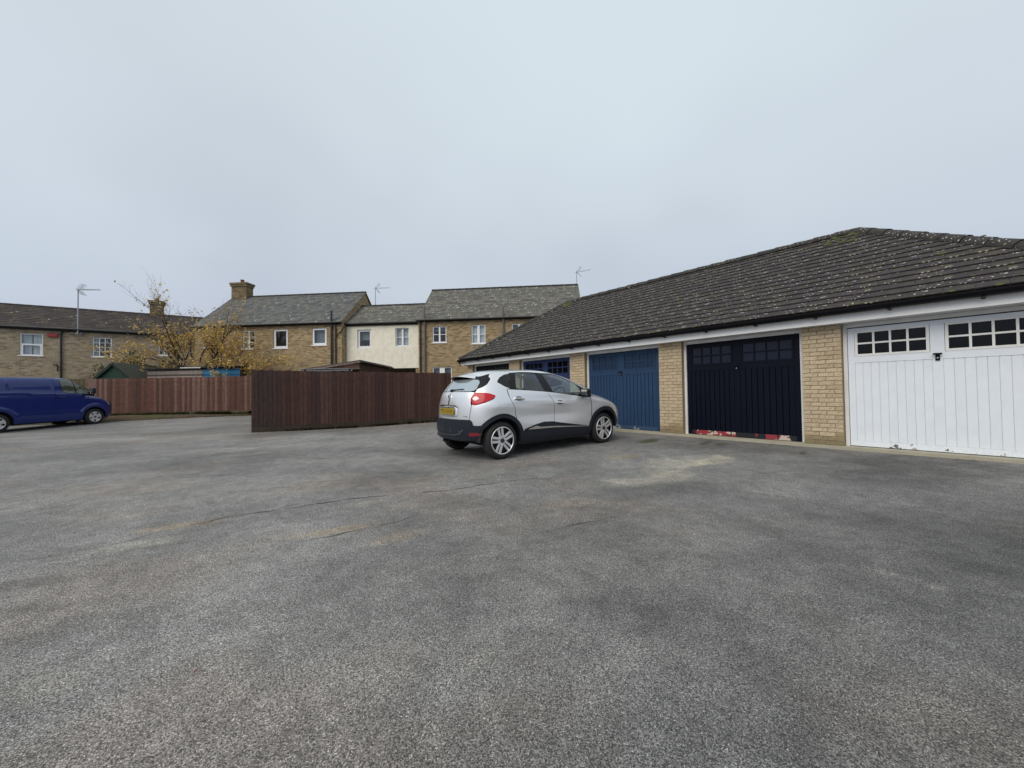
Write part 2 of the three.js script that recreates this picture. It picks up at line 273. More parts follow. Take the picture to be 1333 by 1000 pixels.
  const lines = [[[-3.6, -2.75], [-3.22, -3.02], [-2.91, -3.48], [-2.57, -3.83], [-2.2, -4.02], [-1.81, -4.29], [-1.4, -4.42], [-.8, -4.6], [-.18, -4.99], [.5, -5.3], [1.4, -5.9]], [[-1.7, -3.05], [-1.45, -3.2], [-1.28, -3.36], [-1.05, -3.5], [-.9, -3.67]], [[.1, -3.22], [.35, -3.28], [.69, -3.43], [1.0, -3.62]], [[2.75, -2.95], [3.05, -2.82], [3.2, -2.7]], [[-6.3, -5.2], [-5.2, -5.5], [-4.1, -5.7], [-2.9, -6.2], [-1.9, -6.4]], [[2.7, -5.55], [3.0, -5.75], [3.35, -5.95]]];
  lines.forEach((l, li) => {
    const P = [], N = [], U = []; const cv = new THREE.CatmullRomCurve3(l.map(q => V(q[0], 0, q[1]))), k = Math.ceil(cv.getLength() / .035); let prev = null;
    for (let i = 0; i <= k; i++) {
      const q = cv.getPoint(i / k), t = cv.getTangent(i / k), jit = .05 * (fbm(i * .22, li * 9, 51, 3) - .5) * 1.6, w = .0005 + (li === 0 || li === 1 ? .0065 : .004) * Math.max(0, fbm(i * .13, li * 5 + 2, 53, 3) * 2.2 - .72) * Math.sin(Math.PI * i / k);
      const nxv = V(-t.z, 0, t.x), c0 = q.clone().addScaledVector(nxv, jit), a = c0.clone().addScaledVector(nxv, w), b = c0.clone().addScaledVector(nxv, -w);
      for (const s of [a, b]) s.y = groundY(s.x, s.z) + .010 * (fbm(s.x * .7 + 20, s.z * .7 + 30, 12, 3) - .5) + .004;
      if (prev) for (const s of [prev[0], prev[1], a, a, prev[1], b]) { P.push(s.x, s.y, s.z); N.push(0, 1, 0); U.push(s.x, s.z); }
      prev = [a, b];
    }
    part(ground, 'crack', geom(P, N, U), crackMat);
  });
}
{ // gardens behind the fences
  const s = new THREE.Shape([[-48, 24], [-23.5, 20.2], [-13.8, 20.15], [-11.9, 20.3], [-8.2, 12.36], [-2.3, 15.25], [0, 22], [14, 26], [40, 30], [40, 70], [-48, 70]].map(q => new THREE.Vector2(...q)));
  const g = new THREE.ShapeGeometry(s); g.rotateX(-Math.PI / 2); g.translate(0, .19, 0);
  structure('garden_ground', g, std({ color: RGB(.07, .085, .035), map: mott, bumpMap: mottB, bumpScale: .04, roughness: 1 }));
}
{ // verge of earth, leaf litter and thin grass along the far fence
  const P = [], N = [], U = [], C = []; const front = [[-24, -15.4], [-21.5, -16.3], [-19, -17.1], [-17.4, -17.9], [-15.5, -18.9], [-13.2, -19.75], [-11.6, -20.2]], back = [[-24, -19.9], [-21.5, -19.4], [-19, -19.3], [-17.4, -19.45], [-15.5, -19.75], [-13.2, -20.1], [-11.6, -20.3]];
  const cf = new THREE.CatmullRomCurve3(front.map(q => V(q[0], 0, q[1]))), cb = new THREE.CatmullRomCurve3(back.map(q => V(q[0], 0, q[1]))), nu = 120, nv = 14, at = [];
  for (let i = 0; i <= nu; i++) for (let j = 0; j <= nv; j++) {
    const q = cf.getPoint(i / nu).lerp(cb.getPoint(i / nu), j / nv), t = j / nv; q.y = groundY(q.x, q.z) + .012 + .15 * sstep(0, 1, t) + .05 * (fbm(q.x * 2, q.z * 2, 71, 3) - .5) * Math.min(1, t * 4);
    const litter = fbm(q.x * 4, q.z * 4, 73, 3), grass = fbm(q.x * 1.4, q.z * 1.4, 75, 3);
    at.push([q, litter > .55 ? [.14, .085, .045] : grass > .52 ? [.10, .10, .04] : [.105, .085, .06]]);
  }
  for (let i = 0; i < nu; i++) for (let j = 0; j < nv; j++) { const k = i * (nv + 1) + j; for (const m of [k, k + nv + 1, k + 1, k + 1, k + nv + 1, k + nv + 2]) { const [q, c] = at[m]; P.push(q.x, q.y, q.z); U.push(q.x, q.z); N.push(0, 1, 0); C.push(...c); } }
  const g = geom(P, N, U, C); g.computeVertexNormals();
  structure('verge', g, std({ vertexColors: true, map: mott, bumpMap: mottB, bumpScale: .03, roughness: 1 }));
}

// ---------- the garage block ----------
const garage = thing('garage_block', 'long buff brick garage block with brown tiled hipped roof and painted doors', 'garage', [WALL.x, WALL.slab, WALL.z], -WALL.a);
const toWorld = new THREE.Matrix4().makeRotationY(-WALL.a).setPosition(WALL.x, WALL.slab, WALL.z);
{
  const G = garage, MOD = 2.8125, PW = .5625, X0 = -11.05, X1 = 3.30, R = rng(404);
  part(G, 'slab', merge([bx(X0 - .03, X1 + .03, -.3, 0, -5.75, .065)]), M.concrete);
  const gb = brickwork(57, [.56, .46, .33], .25, [.33, .27, .18]);
  const buff = std({ map: gb.map, bumpMap: gb.bump, bumpScale: .008, roughness: .95 });
  part(G, 'wall', merge([bx(X0 + .006, X0 + .22, 0, 2.25, -5.7, -.22), bx(X1 - .22, X1 - .006, 0, 2.25, -5.7, -.22), bx(X0 + .23, X1 - .23, 0, 2.25, -5.69, -5.48)]), buff);
  part(G, 'ceiling', bx(X0 + .23, X1 - .23, 2.2, 2.23, -5.47, -.22), M.room); part(G, 'inner_lining', merge([bx(X0 + .23, X1 - .23, .004, 2.19, -5.47, -5.44), bx(X0 + .23, X1 - .23, .004, .012, -5.43, -.25)]), M.room);
  part(G, 'partition', merge([0, -1, -2, -3].map(k => bx(k * MOD + .2, k * MOD + .36, 0, 2.25, -5.46, -.23))), M.room);
  // pillars of separate bricks
  const S = chamferBox(.215, .065, .1025, .004), Hd = chamferBox(.1025, .065, .1025, .004), kinds = { s: [], h: [] };
  for (let v = 0; v < 4; v++) for (const [k, g] of [['s', S], ['h', Hd]]) { const q = g.clone(), uv = q.attributes.uv; for (let i = 0; i < uv.count; i++) uv.setXY(i, uv.getX(i) + v * .131 + (k === 'h' ? .07 : 0), uv.getY(i) + v * .217); kinds[k].push(q); }
  const pillars = [[0, PW, true], [-MOD, PW, true], [-2 * MOD, PW, true], [MOD, X1 - MOD, false], [-3 * MOD, PW, false], [X0, .36, false]];
  for (const [x, w, apart] of pillars) {
    const core = part(G, 'pillar', bx(x + .005, x + w - .005, 0, 2.25, -.215, -.007), M.mortar), rest = [[], []];
    for (let r = 0; r < 28; r++) {
      let cx = x, seq = w > .5 ? (r % 2 ? ['h', 's', 's'] : ['s', 's', 'h']) : w > .4 ? (r % 2 ? ['s', 's'] : ['h', 's', 'h']) : (r % 2 ? ['h', 's'] : ['s', 'h']);
      for (const k of seq) {
        const bw = k === 's' ? .215 : .1025, low = r < 1 ? 2 : r < 2 ? (R() < .7 ? 1 : 0) : r < 3 && R() < .4 ? 0 : -1, m = low >= 0 ? M.bricksDirty[low] : M.bricks[R() * 6 | 0];
        const g = kinds[k][R() * 4 | 0], px = cx + bw / 2, py = r * .075 + .0375, pz = (R() - .5) * .005, tilt = (R() - .5) * .012;
        if (apart) { const b = part(core, 'brick', g, m); b.position.set(px, py, pz); b.rotation.z = tilt * .5; }
        else rest[low >= 0 ? 1 : 0].push(flat(g.clone()).translate(px, py, pz));
        cx += bw + .01;
      }
    }
    rest.forEach((l, i) => { if (l.length) stuff(part(core, 'brick_facing', merge(l), i ? M.bricksDirty[1] : M.bricks[1])); });
  }
  // timber: jambs, heads, fascia, soffit
  for (const k of [-4, -3, -2, -1, 0]) {
    const a = k === -4 ? X0 + .36 : k * MOD + PW, b = (k + 1) * MOD;
    part(G, 'door_jamb', bx(a + .002, a + .055, .002, 2.098, -.19, -.10), M.whitePaint);
    part(G, 'door_jamb', bx(b - .055, b - .002, .002, 2.098, -.19, -.10), M.whitePaint);
    part(G, 'door_head', bx(a + .057, b - .057, 2.035, 2.098, -.19, -.105), M.whitePaint);
  }
  part(G, 'fascia', bx(-11.22, 3.47, 2.10, 2.315, .18, .2), M.fasciaPaint);
  part(G, 'soffit', bx(-11.22, 3.47, 2.102, 2.114, -.21, .178), M.whitePaint);
  // half-round gutter on brackets
  {
    const n = 14, cy = 2.312, cz = .288, ro = .086, ri = .080, ring = [];
    for (let i = 0; i <= n; i++) { const t = Math.PI + Math.PI * i / n; ring.push(new THREE.Vector2(cz + ro * Math.cos(t), cy + ro * Math.sin(t))); }
    for (let i = n; i >= 0; i--) { const t = Math.PI + Math.PI * i / n; ring.push(new THREE.Vector2(cz + ri * Math.cos(t), cy + ri * Math.sin(t))); }
    const s = new THREE.Shape(ring);
    const g = new THREE.ExtrudeGeometry(s, { depth: 14.8, bevelEnabled: false }); g.rotateY(-Math.PI / 2); g.translate(3.53, 0, 0);   // extruded along x
    const gut = part(G, 'gutter', g, M.gutter);
    for (let x = -10.9; x < 3.5; x += .93) part(gut, 'bracket', merge([bx(x - .02, x + .02, 2.212, 2.232, .201, .33), bx(x - .02, x + .02, 2.205, 2.30, .201, .212)]), M.gutter);
    part(gut, 'outlet', merge([cyl(V(-11.2, 2.16, .288), V(-11.2, 2.235, .288), .04)]), M.gutter);
  }
  // roof
  const EZ = .235, EY = 2.345, T = .70, RZ = -2.85, RY = EY + (EZ - RZ) * T, AL = -8.19, AR = .45, run = EZ - RZ, pitch = Math.atan(T), slope = run / Math.cos(pitch), BZ = RZ - run;
  const deck = (() => { const d = .035, p = [], n = [], u = []; const c = { a: [AL - run, EY - d, EZ], b: [AR + run, EY - d, EZ], c: [AR + run, EY - d, BZ], e: [AL - run, EY - d, BZ], l: [AL, RY - d, RZ], r: [AR, RY - d, RZ] };
    for (const t of [['a', 'b', 'r'], ['a', 'r', 'l'], ['c', 'e', 'l'], ['c', 'l', 'r'], ['b', 'c', 'r'], ['e', 'a', 'l']]) for (const k of t) { p.push(...c[k]); n.push(0, 1, 0); u.push(c[k][0], c[k][2]); } const g = geom(p, n, u); g.computeVertexNormals(); return g; })();
  const roof = part(G, 'roof', deck, wood([.30, .21, .14]), 'brown grey tiled hipped roof spotted with white lichen');
  const NC = 18, gauge = slope / NC, lift = .026, th = .016, TW = .30;
  // tile local frame: x along eave, up-slope vector, normal; a is the distance up the slope of the tile's lower edge
  const upS = V(0, Math.sin(pitch), -Math.cos(pitch)), nrm = V(0, Math.cos(pitch), Math.sin(pitch));
  function tileGeo(xl, xr, len, ou, ov) {     // lies in its own frame: x across, y up-slope, z out of the roof, lower edge at y = 0
    const g = bx(xl, xr, 0, len, -th, 0), uv = g.attributes.uv; for (let i = 0; i < uv.count; i++) uv.setXY(i, uv.getX(i) + ou, uv.getY(i) + ov); return g;
  }
  const variants = []; for (let v = 0; v < 10; v++) variants.push(tileGeo(-TW / 2 + .0015, TW / 2 - .0015, gauge + .055, v * .317, v * .713));
  const basis = (a, x, extra) => { const t = -Math.atan2(lift - .004, gauge) + extra * .01; const q = new THREE.Matrix4().makeBasis(V(1, 0, 0), upS.clone().applyAxisAngle(V(1, 0, 0), t), nrm.clone().applyAxisAngle(V(1, 0, 0), t)); const P = V(x, EY, EZ).addScaledVector(upS, a).addScaledVector(nrm, lift); return q.setPosition(P); };
  const tiles = [];
  for (let c = 0; c < NC; c++) {
    const a = c * gauge, zin = (a + gauge * .35) * Math.cos(pitch), L = AL - run + zin, Rr = AR + run - zin;
    for (let x = -11.6 + (c % 2) * TW / 2; x < 4; x += TW) {
      const l = Math.max(x - TW / 2, L), r = Math.min(x + TW / 2, Rr); if (r - l < .03) continue;
      const whole = r - l > TW - .001, m = basis(a, whole ? x : 0, R() - .5); m.multiply(new THREE.Matrix4().makeRotationZ((R() - .5) * .012)); 
      const g = whole ? variants[R() * 10 | 0] : tileGeo(l + .0015, r - .0015, gauge + .04, R(), R());
      const w = V(whole ? x : (l + r) / 2, EY + a * Math.sin(pitch), EZ - a * Math.cos(pitch)).applyMatrix4(toWorld);
      tiles.push({ g, m, d: w.distanceTo(camera.position), mat: R() * 4 | 0 });
    }
  }
  tiles.sort((p, q) => p.d - q.d);
  const rest = [[], [], [], []];
  tiles.forEach((t, i) => { if (i < 300) { const o = part(roof, 'roof_tile', t.g, M.tiles[t.mat]); o.applyMatrix4(t.m); } else rest[t.mat].push(t.g.clone().applyMatrix4(t.m)); });
  const mergedRest = merge(rest.flat()); stuff(part(roof, 'roof_tiles_beyond', mergedRest, M.tiles[0]));
  // the slopes turned away: stepped courses
  const strips = []; for (let c = 0; c < NC; c++) {
    const a = c * gauge, b = a + gauge, h = q => q * Math.cos(pitch), yy = q => EY + q * Math.sin(pitch);
    const quad = (A, B, C, D) => { const p = [], u = []; for (const q of [A, B, C, A, C, D]) { p.push(...q); u.push(q[0] + q[2] * .3, q[1] * 1.7); } const g = geom(p, p.slice().fill(0), u); g.computeVertexNormals(); strips.push(g); };
    quad([AR + run - h(a), yy(a) + lift, BZ + h(a)], [AL - run + h(a), yy(a) + lift, BZ + h(a)], [AL - run + h(b), yy(b), BZ + h(b)], [AR + run - h(b), yy(b), BZ + h(b)]);
    quad([AR + run - h(a), yy(a) + lift, EZ - h(a)], [AR + run - h(a), yy(a) + lift, BZ + h(a)], [AR + run - h(b), yy(b), BZ + h(b)], [AR + run - h(b), yy(b), EZ - h(b)]);
    quad([AL - run + h(a), yy(a) + lift, BZ + h(a)], [AL - run + h(a), yy(a) + lift, EZ - h(a)], [AL - run + h(b), yy(b), EZ - h(b)], [AL - run + h(b), yy(b), BZ + h(b)]);
  }
  stuff(part(roof, 'rear_tile_courses', merge(strips), M.tiles[1]));
  // half-round ridge and hip tiles
  const rt = (r0, r1, len) => { const g = new THREE.CylinderGeometry(r1, r0, len, 14, 1, true, -Math.PI / 2, Math.PI); const gi = new THREE.CylinderGeometry(r1 - .016, r0 - .016, len, 14, 1, true, -Math.PI / 2, Math.PI); const end = new THREE.RingGeometry(r0 - .016, r0, 14, 1, 0, Math.PI); end.rotateX(Math.PI / 2); end.rotateY(Math.PI); end.translate(0, -len / 2, 0); const o = merge([g, gi, end]); const uv = o.attributes.uv; for (let i = 0; i < uv.count; i++) uv.setXY(i, uv.getX(i) * .36, uv.getY(i) * len); return o; };
  const rgs = [0, 1, 2, 3].map(v => { const g = rt(.128, .112, .43), uv = g.attributes.uv; for (let i = 0; i < uv.count; i++) uv.setXY(i, uv.getX(i) + v * .4, uv.getY(i) + v * .77); return g; });
  function runTiles(A, B) { const d = B.clone().sub(A), n = Math.round(d.length() / .40), dir = d.clone().normalize(); const up = V(0, 1, 0).addScaledVector(dir, -dir.y).normalize(), side = new THREE.Vector3().crossVectors(dir, up); for (let i = 0; i < n; i++) { const o = part(roof, 'ridge_tile', rgs[R() * 4 | 0], M.ridge); const q = A.clone().addScaledVector(d, (i + .5) / n).addScaledVector(up, -.035 + (R() - .5) * .008); const b = new THREE.Matrix4().makeBasis(side.clone().negate(), dir, up.clone()); if (b.determinant() < 0) b.makeBasis(side, dir, up); b.setPosition(q); o.applyMatrix4(b); o.rotateZ((R() - .5) * .03); } }
  runTiles(V(AL, RY, RZ), V(AR, RY, RZ));
  runTiles(V(AR + run, EY, EZ), V(AR, RY, RZ)); runTiles(V(AL - run, EY, EZ), V(AL, RY, RZ)); runTiles(V(AR + run, EY, BZ), V(AR, RY, RZ)); runTiles(V(AL - run, EY, BZ), V(AL, RY, RZ));
  { // cushions of moss along the lower courses and at both ridge ends
    const l = []; const mg = new THREE.IcosahedronGeometry(1, 1);
    const put = (x, a, s) => { const P = V(x, EY, EZ).addScaledVector(upS, a).addScaledVector(nrm, .024); const g = flat(mg.clone()); const pos = g.attributes.position; for (let i = 0; i < pos.count; i++) { const k = 1 + .5 * (vn(pos.getX(i) * 2 + x * 9, pos.getY(i) * 2 + pos.getZ(i) * 3, 9) - .5); pos.setXYZ(i, pos.getX(i) * s * k * 1.5, pos.getY(i) * s * .45 * k, pos.getZ(i) * s * k); } g.rotateX(pitch); g.translate(P.x, P.y, P.z); g.computeVertexNormals(); l.push(g); };
    for (let i = 0; i < 90; i++) put(lerp(-10.8, 3.1, R()), gauge * Math.floor(Math.pow(R(), 3) * 10) + .01, .012 + R() * .02);
    for (let i = 0; i < 26; i++) put(AR - R() * .5, slope - .1 - R() * .5, .02 + R() * .03);
    for (let i = 0; i < 22; i++) put(AL + R() * .4, slope - .1 - R() * .4, .02 + R() * .035);
    stuff(part(roof, 'moss', merge(l), std({ color: RGB(.075, .085, .028), roughness: 1 })));
  }
  // doors: framed and boarded, with two lights of eight panes
  const plankVar = [0, 1, 2].map(v => { const g = chamferBox(1, 1, .02, .001); return g; });
  function garageDoor(k, label, o) {
    const a = (k === -4 ? X0 + .36 : k * MOD + PW) + .062, b = (k + 1) * MOD - .062, w = b - a, h = 2.018, sx = w / 2.126, zf = -.125;
    const X = q => a + q * sx;
    const rail = (x0, x1, y0, y1, z1 = zf) => bx(x0, x1, y0, y1, zf - .035, z1);
    const stile = .085, c0 = .985, c1 = 1.095, wy0 = 1.535, wy1 = 1.965, pt = 1.425;
    const frame = part(G, 'garage_door', merge([rail(X(0), X(stile), .012, h), rail(X(2.126 - stile), X(2.126), .012, h), rail(X(stile), X(2.126 - stile), wy1, h), rail(X(stile), X(2.126 - stile), pt, wy0), rail(X(c0 - .02), X(c1 + .02), wy0, wy1), bx(X(stile), X(2.126 - stile), .012, pt, zf - .05, zf - .046)]), o.frame ?? o.mat, label);
    part(frame, 'bottom_rail', rail(X(stile), X(2.126 - stile), .012, .103), o.rail ?? o.mat);
    part(frame, 'centre_stile', rail(X(c0), X(c1), .105, pt, zf - .002), o.mat);
    for (const [p0, p1] of [[stile, c0], [c1, 2.126 - stile]]) {
      const n = 9; for (let i = 0; i < n; i++) {
        const x0 = lerp(X(p0), X(p1), i / n), x1 = lerp(X(p0), X(p1), (i + 1) / n), pw = x1 - x0 - (o.gap ?? .017);
        const g = bx(-pw / 2, pw / 2, .105, pt, -.03, 0); const pos = g.attributes.position, uv = g.attributes.uv; for (let q = 0; q < pos.count; q++) uv.setXY(q, uv.getX(q) + i * .37 + k, uv.getY(q) + i * .21);
        const pl = part(frame, 'plank', merge([g, bx(-pw / 2 - .004, -pw / 2, .105, pt, -.03, -.006), bx(pw / 2, pw / 2 + .004, .105, pt, -.03, -.006)]), o.mat); pl.position.set((x0 + x1) / 2, 0, zf - .007 + (R() - .5) * .002);
      }
    }
    for (const [p0, p1] of [[stile + .005, c0 - .025], [c1 + .025, 2.126 - stile - .005]]) {
      const x0 = X(p0), x1 = X(p1), bd = .036, br = .027, bars = [bx(x0, x1, wy1 - bd, wy1, zf - .02, zf + .006), bx(x0, x1, wy0, wy0 + bd, zf - .02, zf + .006), bx(x0, x0 + bd, wy0 + bd, wy1 - bd, zf - .02, zf + .006), bx(x1 - bd, x1, wy0 + bd, wy1 - bd, zf - .02, zf + .006)];
      const iw = (x1 - x0 - 2 * bd), ih = wy1 - wy0 - 2 * bd, my = wy0 + bd + ih / 2;
      bars.push(bx(x0 + bd, x1 - bd, my - br / 2, my + br / 2, zf - .02, zf + .002));
      for (let i = 1; i < 4; i++) { const q = x0 + bd + iw * i / 4; bars.push(bx(q - br / 2, q + br / 2, wy0 + bd, my - br / 2, zf - .02, zf + .003), bx(q - br / 2, q + br / 2, my + br / 2, wy1 - bd, zf - .02, zf + .003)); }
      part(frame, 'glazing_bars', merge(bars), o.bars ?? o.mat);
      for (let i = 0; i < 4; i++) for (let j = 0; j < 2; j++) { const q0 = x0 + bd + iw * i / 4, q1 = x0 + bd + iw * (i + 1) / 4, y0 = j ? my : wy0 + bd, y1 = j ? wy1 - bd : my; part(frame, 'pane', bx(q0 + .002, q1 - .002, y0 + .002, y1 - .002, zf - .017, zf - .013), o.pane ?? M.garageGlass); }
    }
    const hx = X((c0 + c1) / 2), hd = part(frame, 'handle', merge([bx(hx - .024, hx + .024, 1.40, 1.50, zf - .002, zf + .014), flat(new RoundedBoxGeometry(.10, .026, .03, 2, .01).translate(hx, 1.50, zf + .04)), cyl(V(hx, 1.495, zf), V(hx, 1.495, zf + .04), .01)]), M.gutter);
    part(hd, 'lock', cyl(V(hx, 1.44, zf + .012), V(hx, 1.44, zf + .019), .012, .012, 12), M.aerial);
  }
  const paint = (c, r, sp = 1, map = mott) => new THREE.MeshPhysicalMaterial({ color: RGB(...c), map, bumpMap: mottB, bumpScale: .0015, roughness: r, specularIntensity: sp });
  // chipped bottom rails: older coats of paint showing through
  function chipped(seed, base, coats, amount, y0, span) {
    const S = 1024, Hh = 64;
    return std({ map: (() => { const t = tex(S, Hh, (i, j) => { const x = i / S * span, y = j / Hh * .115; const e = fbm(x * 17, y * 22 + 3, seed, 4), big = fbm(x * 4.2, 7, seed + 2, 3); const lim = amount * sstep(.30, .60, big); const q = e + (1 - j / Hh) * .22; const n = .85 + .3 * vn(i / 3, j / 3, seed); let c = base; if (q > 1 - lim) c = fbm(x * 8 + 9, y * 9, seed + 5, 3) > .60 ? coats[1] : coats[0]; return c.map(v => v * n); }); t.repeat.set(1 / span, 1 / .115); return t; })(), roughness: .6 });
  }
  const white = paint([.78, .83, .89], .42, 1, mottSoft), cream = paint([.82, .82, .80], .5);
  garageDoor(0, 'white garage door with cream window frames', { mat: white, frame: white, bars: cream, gap: .0095, rail: chipped(3, [.76, .81, .87], [[.14, .13, .12], [.45, .43, .40]], .40, 0, 2.0) });
  const navy = paint([.0035, .005, .014], .42, .25);
  garageDoor(-1, 'navy black garage door with red paint chipped along its foot', { mat: navy, pane: new THREE.MeshPhysicalMaterial({ color: RGB(.009, .013, .028), roughness: .2, specularIntensity: .5 }), rail: chipped(8, [.005, .006, .011], [[.27, .025, .04], [.52, .42, .36]], .60, 0, 2.0) });
  const blue = paint([.023, .056, .122], .5, .4);
  garageDoor(-2, 'mid blue garage door with painted over window panes', { mat: blue, pane: new THREE.MeshPhysicalMaterial({ color: RGB(.014, .032, .07), roughness: .25, specularIntensity: .5 }), rail: chipped(13, [.023, .056, .122], [[.33, .32, .28], [.22, .25, .27]], .42, 0, 2.0) });
  garageDoor(-3, 'bright blue garage door with clear window panes', { mat: paint([.024, .042, .125], .5, .4) });
  garageDoor(-4, 'dark green garage door at the end of the row', { mat: paint([.006, .013, .015], .5, .3), pane: std({ color: RGB(.01, .016, .02), roughness: .25 }) });
}

// ---------- houses ----------
// all house coordinates: x along the facade, y up, z out of the facade
function wallWithHoles(x0, x1, y0, y1, holes, depth = .24) {
  const s = new THREE.Shape(); s.moveTo(x0, y0); s.lineTo(x1, y0); s.lineTo(x1, y1); s.lineTo(x0, y1); s.closePath();
  for (const [a, b, c, d] of holes) { const h = new THREE.Path(); h.moveTo(a, b); h.lineTo(a, d); h.lineTo(c, d); h.lineTo(c, b); h.closePath(); s.holes.push(h); }
  const g = new THREE.ExtrudeGeometry(s, { depth, bevelEnabled: false }); g.translate(0, 0, -depth); return g;
}
function courses(x0, x1, ez, ey, rz, ry, n, lift = .018, dir = 1) {   // stepped rows of slate or tile up one slope
  const p = [], u = [], L = Math.hypot(ez - rz, ry - ey);
  const P = (x, t, up) => [x, lerp(ey, ry, t) + up, lerp(ez, rz, t)];
  const quad = (A, B, C, D, ua, ub) => { for (const [q, v] of [[A, ua], [B, ua], [C, ub], [A, ua], [C, ub], [D, ub]]) { p.push(...q); u.push(q[0], v); } };
  for (let i = 0; i < n; i++) { const a = i / n, b = (i + 1) / n, j = .004 * (hash(i, 5, 3) - .5); quad(P(x0, a, lift + j), P(x1, a, lift + j), P(x1, b, 0), P(x0, b, 0), a * L, b * L); quad(P(x0, a, -.03), P(x1, a, -.03), P(x1, a, lift + j), P(x0, a, lift + j), a * L - .02, a * L); }
  const g = geom(p, p.slice().fill(0), u); g.computeVertexNormals(); return g;
}
function makeWindow(H, x0, y0, x1, y1, o = {}) {
  const zf = -.05, f = .055, zb = zf - .06, bars = [bx(x0, x1, y0, y0 + f, zb, zf), bx(x0, x1, y1 - f, y1, zb, zf), bx(x0, x0 + f, y0 + f, y1 - f, zb, zf), bx(x1 - f, x1, y0 + f, y1 - f, zb, zf)];
  const nx = o.nx ?? 2, ny = o.ny ?? 1, bw = o.bar ?? .05, iw = x1 - x0 - 2 * f, ih = y1 - y0 - 2 * f, mul = o.mullion ?? bw;
  for (let i = 1; i < nx; i++) { const q = x0 + f + iw * i / nx, w = nx === 2 ? mul : bw; bars.push(bx(q - w / 2, q + w / 2, y0 + f, y1 - f, zb + .01, zf + .006)); }
  for (let j = 1; j < ny; j++) { const q = y0 + f + ih * j / ny, w = o.transom ?? bw * .6; for (let i = 0; i < nx; i++) { const a = x0 + f + iw * i / nx + (i ? .025 : 0), b = x0 + f + iw * (i + 1) / nx - (i < nx - 1 ? .025 : 0); bars.push(bx(a, b, q - w / 2, q + w / 2, zb + .015, zf + .002)); } }
  if (o.sash) { const m = (y0 + y1) / 2; bars.push(bx(x0 + f, x1 - f, m - .04, m + .04, zb + .01, zf + .004), bx(x0 + f, x0 + f + .06, y0 + f, m - .04, zb + .01, zf + .004), bx(x1 - f - .06, x1 - f, y0 + f, m - .04, zb + .01, zf + .004)); }
  if (o.casement) bars.push(bx(x0 + f, x1 - f, y0 + f, y0 + f + .07, zb + .01, zf + .008), bx(x0 + f, x1 - f, y1 - f - .05, y1 - f, zb + .01, zf + .008), bx(x0 + f, x0 + f + .06, y0 + f + .07, y1 - f - .05, zb + .01, zf + .008), bx(x1 - f - .06, x1 - f, y0 + f + .07, y1 - f - .05, zb + .01, zf + .008));
  const w = part(H, 'window', merge(bars), M.upvc);
  part(w, 'sill', bx(x0 - .05, x1 + .05, y0 - .05, y0 - .002, zb - .02, .035), M.upvc);
  for (let i = 0; i < nx; i++) for (let j = 0; j < ny; j++) { const a = x0 + f + iw * i / nx, b = x0 + f + iw * (i + 1) / nx, c = y0 + f + ih * j / ny, d = y0 + f + ih * (j + 1) / ny; part(w, 'pane', bx(a + .003, b - .003, c + .003, d - .003, zb + .024, zb + .03), M.glass); }
  if (o.curtain) part(w, 'curtain', (() => { const l = [], n = 26; for (const [a, b] of o.curtain) for (let i = 0; i < n; i++) { const q0 = lerp(x0, x1, lerp(a, b, i / n)), q1 = lerp(x0, x1, lerp(a, b, (i + 1) / n)), z = -.19 + .018 * Math.sin(i * 2.1 + a * 9); l.push(bx(q0, q1, y0 - .02, y1 + .02, z - .004, z)); } return merge(l); })(), M.curtain);
  else part(w, 'blind', bx(x0 - .02, x1 + .02, lerp(y0, y1, o.blind ?? .72), y1 + .02, -.29, -.283), M.blind);
  return w;
}
